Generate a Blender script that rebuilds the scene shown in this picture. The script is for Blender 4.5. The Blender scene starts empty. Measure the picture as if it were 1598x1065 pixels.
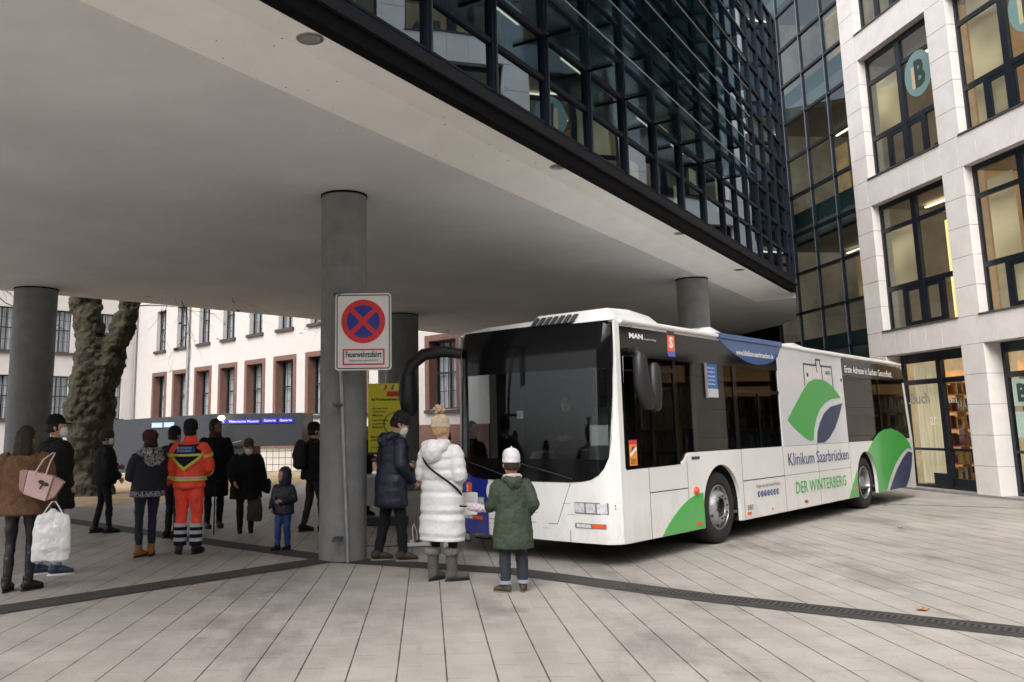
import bpy, bmesh, math, random
from mathutils import Vector, Matrix, noise
from mathutils.geometry import tessellate_polygon
random.seed(7)
PI = math.pi
S = bpy.context.scene
COL = S.collection

# ------------------------------------------------------------------ camera
PITCH, ROLL, EYE = 0.1602, -0.0147, 1.6077
cam_d = bpy.data.cameras.new("camera"); cam = bpy.data.objects.new("camera", cam_d); COL.objects.link(cam)
cp, sp, cr, sr = math.cos(PITCH), math.sin(PITCH), math.cos(ROLL), math.sin(ROLL)
fw = Vector((0, cp, sp)); up0 = Vector((0, -sp, cp)); rt0 = Vector((1, 0, 0))
rt = rt0*cr + up0*sr; up = up0*cr - rt0*sr
mw = Matrix((rt, up, -fw)).transposed().to_4x4(); mw.translation = Vector((0, 0, EYE))
cam.matrix_world = mw
cam_d.sensor_width = 36; cam_d.lens = 1333.9/1598*36
cam_d.shift_x = (799-689.0)/1598; cam_d.shift_y = -(532.5-453.5)/1598
cam_d.clip_end = 2000; cam_d.clip_start = 0.05
S.camera = cam

# ------------------------------------------------------------------ sky, sun, exposure
SUN_EL, SUN_AZ = math.radians(48), math.radians(205)     # high, behind the camera, veiled by cloud
W = bpy.data.worlds.new("World"); S.world = W; W.use_nodes = True
nt = W.node_tree; bg = nt.nodes["Background"]
sky = nt.nodes.new("ShaderNodeTexSky"); sky.sky_type = 'NISHITA'; sky.sun_disc = False
sky.sun_elevation = SUN_EL; sky.sun_rotation = SUN_AZ
sky.air_density = 1.0; sky.dust_density = 5.0; sky.ozone_density = 1.0
hs_ = nt.nodes.new("ShaderNodeHueSaturation"); hs_.inputs['Saturation'].default_value = 0.28
nt.links.new(sky.outputs[0], hs_.inputs['Color']); nt.links.new(hs_.outputs[0], bg.inputs[0])
bg.inputs[1].default_value = 0.15
sun_d = bpy.data.lights.new("sun", 'SUN'); sun = bpy.data.objects.new("sun", sun_d); COL.objects.link(sun)
sun_d.energy = 1.0; sun_d.angle = math.radians(50); sun_d.color = (1.0, 0.96, 0.9)
sdir = Vector((math.sin(SUN_AZ)*math.cos(SUN_EL), math.cos(SUN_AZ)*math.cos(SUN_EL), math.sin(SUN_EL)))
sun.rotation_euler = sdir.to_track_quat('Z', 'Y').to_euler()
S.view_settings.view_transform = 'Standard'; S.view_settings.look = 'None'
S.view_settings.exposure = 0.95; S.view_settings.gamma = 1.0
S.view_settings.use_curve_mapping = False
S.render.engine = 'CYCLES'
S.cycles.use_denoising = True; S.cycles.max_bounces = 8; S.cycles.transparent_max_bounces = 16
S.cycles.diffuse_bounces = 4; S.cycles.glossy_bounces = 4; S.cycles.caustics_reflective = False; S.cycles.caustics_refractive = False

# ------------------------------------------------------------------ helpers
def lin(h):
    h = h.lstrip('#'); c = [int(h[i:i+2], 16)/255 for i in (0, 2, 4)]
    return tuple(((x/12.92) if x <= .04045 else ((x+.055)/1.055)**2.4) for x in c)
MATS = {}
def M(name, col, rough=.6, metal=0, var=.12, scale=6, bump=0, bscale=60, coat=0, emit=0, spec=.5, stretch=None, det=5, grime=None):
    if name in MATS: return MATS[name]
    m = bpy.data.materials.new(name); m.use_nodes = True; t = m.node_tree; b = t.nodes["Principled BSDF"]
    if isinstance(col, str): col = lin(col)
    b.inputs['Roughness'].default_value = rough; b.inputs['Metallic'].default_value = metal
    b.inputs['Specular IOR Level'].default_value = spec
    b.inputs['Coat Weight'].default_value = coat; b.inputs['Coat Roughness'].default_value = .08
    b.inputs['Base Color'].default_value = (*col, 1)
    tc = t.nodes.new("ShaderNodeTexCoord"); src = tc.outputs['Object']
    if stretch:
        mp = t.nodes.new("ShaderNodeMapping"); mp.inputs['Scale'].default_value = stretch
        t.links.new(src, mp.inputs[0]); src = mp.outputs[0]
    if var:
        n = t.nodes.new("ShaderNodeTexNoise"); n.inputs['Scale'].default_value = scale; n.inputs['Detail'].default_value = det
        n.inputs['Roughness'].default_value = .65
        t.links.new(src, n.inputs['Vector'])
        r = t.nodes.new("ShaderNodeMapRange"); r.inputs[1].default_value = .3; r.inputs[2].default_value = .7
        r.inputs[3].default_value = 1-var; r.inputs[4].default_value = 1+var
        t.links.new(n.outputs[0], r.inputs[0])
        mx = t.nodes.new("ShaderNodeVectorMath"); mx.operation = 'SCALE'; mx.inputs[0].default_value = col
        t.links.new(r.outputs[0], mx.inputs['Scale']); t.links.new(mx.outputs[0], b.inputs['Base Color'])
    if bump:
        n2 = t.nodes.new("ShaderNodeTexNoise"); n2.inputs['Scale'].default_value = bscale; n2.inputs['Detail'].default_value = 4
        t.links.new(src, n2.inputs['Vector'])
        bp = t.nodes.new("ShaderNodeBump"); bp.inputs['Strength'].default_value = bump; bp.inputs['Distance'].default_value = .02
        t.links.new(n2.outputs[0], bp.inputs['Height']); t.links.new(bp.outputs[0], b.inputs['Normal'])
    if emit:
        b.inputs['Emission Color'].default_value = (*col, 1); b.inputs['Emission Strength'].default_value = emit
        if var: t.links.new(mx.outputs[0], b.inputs['Emission Color'])
    if grime:       # road dirt with a shape of its own: splashes thinning out above the skirt (colour, height, strength)
        sx = t.nodes.new("ShaderNodeSeparateXYZ"); t.links.new(tc.outputs['Object'], sx.inputs[0])
        hz = t.nodes.new("ShaderNodeMapRange"); hz.inputs[1].default_value = .2; hz.inputs[2].default_value = grime[1]; hz.inputs[3].default_value = .30; hz.inputs[4].default_value = 0
        t.links.new(sx.outputs[2], hz.inputs[0]); n3 = t.nodes.new("ShaderNodeTexNoise"); n3.inputs['Scale'].default_value = 5; n3.inputs['Detail'].default_value = 9; n3.inputs['Roughness'].default_value = .75
        m3 = t.nodes.new("ShaderNodeMapping"); m3.inputs['Scale'].default_value = (1, 1, .35); t.links.new(tc.outputs['Object'], m3.inputs[0]); t.links.new(m3.outputs[0], n3.inputs['Vector'])
        a3 = t.nodes.new("ShaderNodeMath"); a3.operation = 'ADD'; t.links.new(n3.outputs[0], a3.inputs[0]); t.links.new(hz.outputs[0], a3.inputs[1])
        r3 = t.nodes.new("ShaderNodeMapRange"); r3.inputs[1].default_value = .58; r3.inputs[2].default_value = .95; r3.inputs[3].default_value = 0; r3.inputs[4].default_value = grime[2]; t.links.new(a3.outputs[0], r3.inputs[0])
        mg = t.nodes.new("ShaderNodeMix"); mg.data_type = 'RGBA'; mg.inputs[7].default_value = (*grime[0], 1); t.links.new(r3.outputs[0], mg.inputs[0])
        t.links.new(mx.outputs[0], mg.inputs[6]); t.links.new(mg.outputs[2], b.inputs['Base Color'])
    MATS[name] = m; return m
def glass(name, tint=(.8, .9, .9), ior=1.5, rough=.01, wave=0, add=0.0, diff=None, gcol=(.84, .94, 1)):
    if name in MATS: return MATS[name]
    m = bpy.data.materials.new(name); m.use_nodes = True; t = m.node_tree; t.nodes.clear()
    o = t.nodes.new("ShaderNodeOutputMaterial"); mix = t.nodes.new("ShaderNodeMixShader")
    tr = t.nodes.new("ShaderNodeBsdfTransparent"); tr.inputs[0].default_value = (*tint, 1)
    gl = t.nodes.new("ShaderNodeBsdfGlossy"); gl.inputs['Roughness'].default_value = rough; gl.inputs[0].default_value = (*gcol, 1)
    ge = t.nodes.new("ShaderNodeNewGeometry"); dt = t.nodes.new("ShaderNodeVectorMath"); dt.operation = 'DOT_PRODUCT'
    t.links.new(ge.outputs['Normal'], dt.inputs[0]); t.links.new(ge.outputs['Incoming'], dt.inputs[1])
    def mt(op, a, b=None):
        n = t.nodes.new("ShaderNodeMath"); n.operation = op
        for i, v in enumerate((a, b)):
            if v is None: continue
            if isinstance(v, (int, float)): n.inputs[i].default_value = v
            else: t.links.new(v, n.inputs[i])
        return n
    f0 = ((ior-1)/(ior+1))**2     # Schlick reflectance, the same from both sides of the pane
    fr = mt('ADD', mt('MULTIPLY', mt('POWER', mt('SUBTRACT', 1.0, mt('ABSOLUTE', dt.outputs['Value']).outputs[0]).outputs[0], 5.0).outputs[0], 1-f0).outputs[0], f0)
    ad = t.nodes.new("ShaderNodeMath"); ad.operation = 'ADD'; ad.use_clamp = True; ad.inputs[1].default_value = add
    t.links.new(fr.outputs[0], ad.inputs[0]); t.links.new(ad.outputs[0], mix.inputs[0])
    if diff:
        df = t.nodes.new("ShaderNodeBsdfDiffuse"); df.inputs[0].default_value = (*diff[0], 1); m3 = t.nodes.new("ShaderNodeMixShader"); m3.inputs[0].default_value = diff[1]
        t.links.new(tr.outputs[0], m3.inputs[1]); t.links.new(df.outputs[0], m3.inputs[2]); tr = m3
    t.links.new(tr.outputs[0], mix.inputs[1]); t.links.new(gl.outputs[0], mix.inputs[2]); t.links.new(mix.outputs[0], o.inputs[0])
    if wave:
        tc = t.nodes.new("ShaderNodeTexCoord"); n = t.nodes.new("ShaderNodeTexNoise"); n.inputs['Scale'].default_value = .9; n.inputs['Detail'].default_value = 1
        bp = t.nodes.new("ShaderNodeBump"); bp.inputs['Strength'].default_value = wave; bp.inputs['Distance'].default_value = .05
        t.links.new(tc.outputs['Object'], n.inputs['Vector']); t.links.new(n.outputs[0], bp.inputs['Height'])
        t.links.new(bp.outputs[0], gl.inputs['Normal'])
    MATS[name] = m; return m
def emis(name, col, s):
    if name in MATS: return MATS[name]
    m = bpy.data.materials.new(name); m.use_nodes = True; t = m.node_tree; b = t.nodes["Principled BSDF"]
    if isinstance(col, str): col = lin(col)
    b.inputs['Base Color'].default_value = (*col, 1); b.inputs['Emission Color'].default_value = (*col, 1); b.inputs['Emission Strength'].default_value = s
    MATS[name] = m; return m

class MB:
    def __init__(s): s.v = []; s.f = []; s.mi = []; s.cur = 0
    def add(s, vs, fs):
        o = len(s.v); s.v += [tuple(v) for v in vs]
        for f in fs: s.f.append(tuple(i+o for i in f)); s.mi.append(s.cur)
    def box(s, x0, x1, y0, y1, z0, z1):
        vs = [(x, y, z) for z in (z0, z1) for y in (y0, y1) for x in (x0, x1)]
        s.add(vs, [(0, 2, 3, 1), (4, 5, 7, 6), (0, 1, 5, 4), (2, 6, 7, 3), (0, 4, 6, 2), (1, 3, 7, 5)]); return s
    def prism(s, poly, fn, d0, d1):
        """poly of 2D points extruded between depth d0 and d1; fn(a,b,d)->xyz"""
        n = len(poly); tris = tessellate_polygon([[Vector((a, b, 0)) for a, b in poly]])
        vs = [fn(a, b, d0) for a, b in poly]+[fn(a, b, d1) for a, b in poly]
        fs = [tuple(t) for t in tris]+[tuple(i+n for i in reversed(t)) for t in tris]
        fs += [(i, (i+1) % n, (i+1) % n+n, i+n) for i in range(n)]
        s.add(vs, fs); return s
    def tube(s, pts, rads, n=10, flat=None, caps=True):
        pts = [Vector(p) for p in pts]; rings = []
        if not isinstance(rads, (list, tuple)): rads = [rads]*len(pts)
        pf = None
        for i, p in enumerate(pts):
            a = pts[max(i-1, 0)]; b = pts[min(i+1, len(pts)-1)]; t = (b-a)
            t = t.normalized() if t.length > 1e-9 else Vector((0, 0, 1))
            X = Vector(flat) if flat else Vector((1, 0, 0))
            if abs(X.dot(t)) > .92: X = Vector((0, 1, 0)) if abs(t.y) < .9 else Vector((0, 0, 1))
            if pf is not None and not flat: X = pf
            sx = (X-t*X.dot(t)).normalized(); sy = t.cross(sx); pf = sx
            r = rads[i]; rx, ry = (r if isinstance(r, (list, tuple)) else (r, r))
            rings.append([p+sx*rx*math.cos(2*PI*k/n)+sy*ry*math.sin(2*PI*k/n) for k in range(n)])
        vs = [v for r in rings for v in r]; fs = []
        for i in range(len(pts)-1):
            for k in range(n): fs.append((i*n+k, i*n+(k+1) % n, (i+1)*n+(k+1) % n, (i+1)*n+k))
        if caps: fs.append(tuple(reversed(range(n)))); fs.append(tuple((len(pts)-1)*n+k for k in range(n)))
        s.add(vs, fs); return s
    def ell(s, c, r, nu=12, nv=8):
        c = Vector(c); r = (r, r, r) if not isinstance(r, (list, tuple)) else r
        pts = []; rd = []
        for i in range(nv+1):
            a = -PI/2+PI*i/nv; pts.append((c.x, c.y, c.z+r[2]*math.sin(a))); k = max(math.cos(a), .02); rd.append((r[0]*k, r[1]*k))
        return s.tube(pts, rd, nu, flat=(1, 0, 0))
    def lathe(s, prof, fn, n=32, closed=False):
        """prof list of (r, d); fn(x, y, d)"""
        vs = []; fs = []
        for r, d in prof:
            for k in range(n): a = 2*PI*k/n; vs.append(fn(r*math.cos(a), r*math.sin(a), d))
        m = len(prof)
        for i in range(m if closed else m-1):
            j = (i+1) % m
            for k in range(n): fs.append((i*n+k, i*n+(k+1) % n, j*n+(k+1) % n, j*n+k))
        s.add(vs, fs); return s
    def mesh(s, name, mats):
        me = bpy.data.meshes.new(name); me.from_pydata(s.v, [], s.f)
        for m in (mats if isinstance(mats, (list, tuple)) else [mats]): me.materials.append(m)
        for p, i in zip(me.polygons, s.mi): p.material_index = i
        bm = bmesh.new(); bm.from_mesh(me); bmesh.ops.recalc_face_normals(bm, faces=bm.faces); bm.to_mesh(me); bm.free()
        return me
    def build(s, name, mats, parent=None, smooth=False, bevel=0):
        me = s.mesh(name, mats)
        if smooth:
            me.polygons.foreach_set('use_smooth', [True]*len(me.polygons))
            try: me.set_sharp_from_angle(angle=math.radians(40))
            except Exception: pass
        o = link(name, me, parent)
        if bevel:
            b = o.modifiers.new("bevel", 'BEVEL'); b.width = bevel; b.segments = 2; b.limit_method = 'ANGLE'; b.angle_limit = math.radians(40)
        return o
def link(name, me, parent=None):
    o = bpy.data.objects.new(name, me); COL.objects.link(o)
    if parent: o.parent = parent
    return o
def tag(o, label=None, cat=None, group=None, kind=None):
    if label: o['label'] = label
    if cat: o['category'] = cat
    if group: o['group'] = group
    if kind: o['kind'] = kind
    return o
def root(name, loc, rz=0, label=None, cat=None, group=None):
    o = bpy.data.objects.new(name, None); COL.objects.link(o); o.location = loc; o.rotation_euler = (0, 0, rz); o.empty_display_size = .2
    return tag(o, label, cat, group)
def kids(o): return [c for c in bpy.data.objects if c.parent == o]
def baked(ob):
    dg = bpy.context.evaluated_depsgraph_get(); return bpy.data.meshes.new_from_object(ob.evaluated_get(dg))
def textmesh(body, mat, bold=0, font_extrude=.0):
    cu = bpy.data.curves.new("txt", 'FONT'); cu.body = body; cu.size = 1; cu.offset = bold; cu.resolution_u = 2
    o = bpy.data.objects.new("txt", cu); COL.objects.link(o)
    me = baked(o); bpy.data.objects.remove(o); me.materials.clear(); me.materials.append(mat); return me
def text(name, body, mat, parent, org, xd, yd, w, h, bold=0.01, off=.002):
    """flat lettering: lower-left corner at org, spans w along xd and h (cap height incl.) along yd"""
    me = textmesh(body, mat, bold)
    xs = [v.co.x for v in me.vertices]; ys = [v.co.y for v in me.vertices]
    x0, x1, y0, y1 = min(xs), max(xs), min(ys), max(ys)
    xd, yd, org = Vector(xd), Vector(yd), Vector(org); nn = xd.cross(yd)
    for v in me.vertices:
        v.co = org+xd*((v.co.x-x0)/(x1-x0)*w)+yd*((v.co.y-y0)/(y1-y0)*h)+nn*off
    me.name = name
    return link(name, me, parent)
def disp(me, amp, scale, seed=0, z0=None):
    off = Vector((seed*7.1, seed*3.3, seed*1.7))
    N = [Vector(n.vector) for n in me.vertex_normals]; out = []
    for v, nr in zip(me.vertices, N):
        q = (v.co+off)*scale; out.extend(v.co+nr*(amp*(noise.noise(q)+.5*noise.noise(q*2.3))))
    me.vertices.foreach_set('co', out); me.update()
def remesh(mb, voxel, name, mats, parent, amp=0, scale=9, seed=0, smooth_it=2, extra=None):
    me = mb.mesh(name, mats); o = link(name, me)
    r = o.modifiers.new("r", 'REMESH'); r.mode = 'VOXEL'; r.voxel_size = voxel
    if smooth_it:
        sm = o.modifiers.new("s", 'SMOOTH'); sm.iterations = smooth_it; sm.factor = .5
    m2 = baked(o); bpy.data.objects.remove(o); m2.name = name
    m2.materials.clear()
    for m in (mats if isinstance(mats, (list, tuple)) else [mats]): m2.materials.append(m)
    if amp: disp(m2, amp, scale, seed)
    if extra:
        bm = bmesh.new(); bm.from_mesh(m2); e = extra.mesh("x", mats); bm.from_mesh(e); bm.to_mesh(m2); bm.free()
    m2.polygons.foreach_set('use_smooth', [True]*len(m2.polygons))
    return link(name, m2, parent)
def lerp(a, b, t): return a+(b-a)*t
# ------------------------------------------------------------------ people
SKIN = M('skin', '#c49a82', .55, var=.06, scale=30)
EYE_M = M('eye', (.02, .015, .01), .2, var=0)
MASKW = M('mask_white', (.75, .76, .78), .8, var=.04)
def fab(name, col, rough=.85, bump=.5, var=.18, bs=90): return M(name, col, rough, var=var, scale=14, bump=bump, bscale=bs, spec=.25)
def pathr(prof, n):
    """resample [(z, x, y, rx, ry)] into n rings"""
    out = []
    for i in range(n):
        t = i/(n-1)*(len(prof)-1); k = min(int(t), len(prof)-2); f = t-k
        out.append([lerp(a, b, f) for a, b in zip(prof[k], prof[k+1])])
    return out
ARM = {'down': ((.27, -.02, 1.13), (.29, .07, .90)), 'front': ((.26, -.02, 1.12), (.09, .24, 1.10)),
       'fold': ((.25, .04, 1.13), (-.02, .21, 1.14)), 'pocket': ((.29, -.07, 1.13), (.22, .10, .96)),
       'read': ((.26, .04, 1.14), (.13, .30, 1.16)), 'low': ((.26, .0, 1.12), (.20, .2, .93)), 'carry': ((.27, .0, 1.12), (.31, .04, .86))}
def make_person(label, x, y, face, H, top, pants, shoes, arms=('down', 'down'), hem=.85, bulk=1.0, puff=0, flare=1.0, hs=1.0,
                headyaw=0, headpitch=0, lean=0, feet=((.10, 0, 0), (-.10, 0, 0)), hat=None, hatmat=None, hair=None, hairlen=0,
                mask=False, hood=None, collar=.5, boots=0, legr=1.0, mats2=None, sleeve=1.0, sole=None, face_on=True, gloves=None,
                puffn=.105, group=None, skin=None, voxel=.012, z0=0):
    r0 = root('person', (x, y, z0), -math.radians(face), label, 'person', group)
    k = H/1.75; SK = skin or SKIN
    def L(p): p = Vector(p); return Vector((p.x, p.y+lean*max(0, p.z-.9)*1.0+0, p.z-abs(lean)*max(0, p.z-.9)*.12))*k
    hd = Matrix.Translation(L((0, .008, 1.482))) @ Matrix.Rotation(-math.radians(headyaw), 4, 'Z') @ Matrix.Rotation(math.radians(headpitch), 4, 'X') @ Matrix.Scale(hs*k*1.05, 4)
    def HP(p): return hd @ Vector((p[0], p[1], p[2]-1.50))
    def hb(mb, f):  # run a builder in head space
        t = MB(); f(t); t.v = [tuple(HP(v)) for v in t.v]; mb.add(t.v, t.f)
    hip = [(.095, 0, .92), (-.095, 0, .92)]
    ank = [(f[0], f[1], .09+(f[3] if len(f) > 3 else 0)) for f in feet]
    knee = [((h[0]+a[0])/2*1.02, (h[1]+a[1])/2+.03, .50) for h, a in zip(hip, ank)]
    sh = [(.178*min(bulk, 1.1), -.005, 1.385), (-.178*min(bulk, 1.1), -.005, 1.385)]
    A = []
    for i, a in enumerate(arms):
        e, w = ARM[a] if isinstance(a, str) else a
        s = 1 if i == 0 else -1
        A.append(((e[0]*s, e[1], e[2]), (w[0]*s, w[1], w[2])))
    # ---- body: one continuous surface
    b = MB()
    b.tube([L((0, 0, .86)), L((0, 0, .98)), L((0, 0, 1.12)), L((0, .01, 1.28)), L((0, 0, 1.41)), L((0, -.005, 1.46))],
           [(.15*k, .10*k), (.155*k, .105*k), (.125*k, .09*k), (.15*k, .10*k), (.15*k, .085*k), (.07*k, .06*k)], 16, flat=(1, 0, 0))
    b.tube([L((0, -.01, 1.42)), HP((0, .0, 1.53))], [.058*k, .053*k*hs], 12)
    def head(t):
        prof = [(1.512, 0, .062, .022, .022), (1.53, 0, .045, .046, .047), (1.56, 0, .024, .060, .076), (1.60, 0, .012, .070, .088), (1.64, 0, .004, .075, .095),
                (1.68, 0, .0, .074, .094), (1.715, 0, -.002, .062, .078), (1.74, 0, -.004, .038, .048), (1.75, 0, -.005, .012, .015)]
        t.tube([(p[1], p[2], p[0]) for p in prof], [(p[3], p[4]) for p in prof], 18, flat=(1, 0, 0))
        t.tube([(0, .090, 1.645), (0, .107, 1.615), (0, .108, 1.603), (0, .09, 1.595)], [.009, .013, .014, .009], 8)
        t.tube([(-.022, .087, 1.568), (0, .094, 1.568), (.022, .087, 1.568)], [.007, .010, .007], 8)
        for s in (1, -1):
            t.tube([(s*.072, -.005, 1.64), (s*.083, -.012, 1.62), (s*.076, -.003, 1.59)], [(.008, .016), (.009, .018), (.006, .010)], 8)
            t.tube([(s*.012, .090, 1.652), (s*.045, .078, 1.652)], [.009, .008], 6)
    hb(b, head)
    ex = MB()
    for i in (0, 1):
        s = 1 if i == 0 else -1
        e, w = A[i]; P = [L(sh[i]), L(e), L(w)]
        b.tube([P[0], (P[0]+P[1])/2, P[1], lerp(P[1], P[2], .35), P[2]], [.055*k, .05*k, .041*k, .04*k, .028*k], 12)
        d = (P[2]-P[1]).normalized()
        inw = Vector((-s, 0, 0)); inw = (inw-d*inw.dot(d)).normalized(); th = d.cross(inw)
        if th.y < 0: th = -th
        pe = P[2]+d*.085*k
        b.tube([P[2]-d*.01*k, P[2]+d*.04*k, pe], [(.028*k, .028*k), (.03*k, .03*k), (.03*k, .026*k)], 10)
        for q in range(4):
            o = th*(q-1.5)*.0195*k; ln = (.066, .076, .072, .056)[3-q]*k
            a0 = P[2]+d*.075*k+o; a1 = a0+d*ln*.5+inw*.010*k; a2 = a1+d*ln*.38+inw*.028*k
            ex.tube([a0, a1, a2], [.0095*k, .0088*k, .0068*k], 7)
        t0 = P[2]+d*.03*k+th*.022*k
        ex.tube([t0, t0+d*.035*k+th*.026*k+inw*.006*k, t0+d*.062*k+th*.026*k+inw*.02*k], [.0125*k, .0105*k, .008*k], 7)
        hK, kK, aK = L(hip[i]), Vector(knee[i])*k, Vector(ank[i])*k
        b.tube([hK, lerp(hK, kK, .5), kK, lerp(kK, aK, .35), aK, aK+Vector((0, .03*k, -.05*k))], [.085*k, .066*k*legr, .043*k*legr, .042*k*legr, .032*k, .034*k], 12)
    if gloves:
        remesh(b, .011*k, 'body', [SK], r0)
        g = MB()
        for i in (0, 1):
            P1, P2 = L(A[i][0]), L(A[i][1]); d = (P2-P1).normalized(); g.tube([P2-d*.03*k, P2+d*.05*k, P2+d*.10*k], [.037*k, .04*k, .034*k], 10)
        g.add(ex.v, ex.f); g.build('gloves', gloves, r0, smooth=True)
    else: remesh(b, .011*k, 'body', [SK], r0, extra=ex)
    if face_on:
        for s in (1, -1):
            e = MB(); hb(e, lambda t: t.ell((s*.031, .082, 1.632), .0105, 8, 6)); e.build('eye', EYE_M, r0, smooth=True)
    # ---- trousers
    p = MB()
    p.tube([L((0, 0, .84)), L((0, 0, .93)), L((0, 0, 1.04))], [(.155*k, .112*k), (.168*k, .122*k), (.15*k, .11*k)], 18, flat=(1, 0, 0))
    endz = .34 if boots > .25 else .10
    for i in (0, 1):
        hK, kK, aK = Vector(hip[i])*k, Vector(knee[i])*k, Vector(ank[i])*k
        lo = lerp(kK, aK, (.5-endz)/.41); rr = legr
        p.tube([hK, lerp(hK, kK, .25), lerp(hK, kK, .7), kK, lerp(kK, lo, .5), lo], [.094*k*rr**.5, .092*k*rr**.7, .073*k*rr, .062*k*rr, .060*k*rr, .047*k*rr*1.05], 14)
    remesh(p, voxel*k, 'trousers', [pants], r0, amp=.011*k, scale=11/k, seed=x)
    # ---- footwear
    for i in (0, 1):
        a = Vector(ank[i])*k; fy = math.radians(feet[i][2]); R_ = Matrix.Rotation(-fy, 3, 'Z'); gz = (a.z-.09*k)
        T = lambda q: R_ @ (Vector(q)*k)+Vector((a.x, a.y, gz))
        sh_ = MB(); hgt = max(boots, .10)
        sh_.tube([T((0, -.085, .06)), T((0, -.05, .062)), T((0, 0, .065)), T((0, .06, .058)), T((0, .12, .045)), T((0, .165, .038)), T((0, .185, .03))],
                 [(.022*k, .03*k), (.038*k, .05*k), (.042*k, .055*k), (.046*k, .046*k), (.048*k, .034*k), (.036*k, .026*k), (.012*k, .014*k)], 14, flat=(1, 0, 0))
        br = .062 if boots > .25 else .052
        sh_.tube([T((0, -.01, .05)), T((0, -.012, hgt*.6)), T((0, -.012, hgt+.02))], [br*.9*k, br*k, br*1.08*k], 14)
        so = remesh(sh_, .009*k, 'boot' if boots else 'shoe', [shoes], r0, amp=.002*k, scale=30, seed=i)
        sl = MB(); poly = []
        for q in range(20):
            an = 2*PI*q/20; poly.append((.045*math.cos(an)*(1 if math.sin(an) > 0 else .82), .05+.145*math.sin(an)))
        sl.prism(poly, lambda u_, v_, d_: T((u_, v_, d_)), 0.0, .018)
        sl.build('sole', sole or M('sole_dark', (.015, .014, .013), .8), so)
        if boots > .25:
            cf = MB(); cf.tube([T((0, -.012, hgt-.03)), T((0, -.012, hgt-.005)), T((0, -.012, hgt+.03)), T((0, -.012, hgt+.05))], [.070*k, .096*k, .098*k, .070*k], 16)
            remesh(cf, .009*k, 'fur_cuff', [M('boot_fluff', '#8f8b87', .95, bump=1, bscale=120)], so, amp=.012*k, scale=60)
    # ---- coat or jacket
    j = MB(); bk = bulk; n = 40; bt = Vector((0, 0, 0)); 
    prof = [(1.47, 0, -.015, .075, .07), (1.45, 0, -.012, .125*bk, .09*bk), (1.41, 0, -.008, .172*bk, .115*bk), (1.33, 0, 0, .205*bk, .135*bk), (1.20, 0, .008, .198*bk, .142*bk),
            (1.06, 0, .005, .190*bk, .140*bk), (.94, 0, 0, .200*bk*lerp(1, flare, .4), .148*bk)]
    if hem < .9: prof.append((hem+.03, 0, .0, .208*bk*flare, .155*bk*flare)); prof.append((hem, 0, .0, .200*bk*flare, .148*bk*flare))
    pr_ = pathr(prof, n*2)
    if hem >= .9: pr_ = [q for q in pr_ if q[0] >= hem]
    pts = []; rd = []
    for q in pr_:
        m = 1
        if puff and q[0] < 1.42: m = 1+puff*(abs(math.sin(PI*q[0]/puffn))**.6-.6)
        pts.append(L((q[1], q[2], q[0]))); rd.append((q[3]*k*m, q[4]*k*m))
    j.tube(pts, rd, 30, flat=(1, 0, 0))
    for i in (0, 1):
        e, w = A[i]; P = [L(sh[i]), L(e), L(w)]; N = 22; aa = []; ar = []
        for q in range(N+1):
            t = q/N; pt = lerp(P[0], P[1], min(t*2, 1)) if t < .5 else lerp(P[1], P[2], (t-.5)*2)
            rr_ = lerp(.070 if t < .08 else .076, .060, t)*bk*sleeve
            if puff: rr_ *= 1+puff*1.3*(abs(math.sin(PI*t*5.2))**.6-.6)
            aa.append(pt); ar.append(rr_*k)
        aa = [aa[0]+Vector((-.03*k*(1 if i == 0 else -1), 0, .0))]+aa; ar = [ar[0]]+ar
        j.tube(aa, ar, 14)
    coat = remesh(j, voxel*k, 'coat', [top] if not isinstance(top, list) else top, r0, amp=(.012 if not puff else .005)*k, scale=10/k, seed=y, smooth_it=1 if puff else 2)
    if collar:
        c = MB(); c.tube([L((0, -.005, 1.44)), L((0, .0, 1.47)), L((0, .005, 1.47+.06*collar))], [(.09*k, .085*k), (.088*k*(1+.1*collar), .085*k*(1+.1*collar)), (.080*k, .078*k)], 18, flat=(1, 0, 0))
        remesh(c, .012*k, 'collar', [mats2 or (top if not isinstance(top, list) else top[0])], r0, amp=.008*k, scale=20)
    if hood == 'down':
        c = MB(); c.tube([L((.09, -.02, 1.47)), L((.085, -.09, 1.46)), L((0, -.14, 1.42)), L((-.085, -.09, 1.46)), L((-.09, -.02, 1.47))], [(.04*k, .04*k), (.06*k, .055*k), (.085*k, .07*k), (.06*k, .055*k), (.04*k, .04*k)], 14)
        c.ell(L((0, -.12, 1.40)), (.10*k, .07*k, .09*k))
        remesh(c, .011*k, 'hood', [top if not isinstance(top, list) else top[0]], r0, amp=.012*k, scale=14)
    if hood == 'up':
        c = MB(); hb(c, lambda t: t.tube([(0, -.03, 1.47), (0, -.03, 1.55), (0, -.03, 1.64), (0, -.025, 1.72), (0, -.02, 1.775), (0, -.02, 1.79)],
                                         [(.10, .10), (.112, .112), (.115, .118), (.10, .105), (.062, .068), (.02, .02)], 18, flat=(1, 0, 0)))
        remesh(c, .010*k, 'hood', [top if not isinstance(top, list) else top[0]], r0, amp=.006*k, scale=16)
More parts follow.
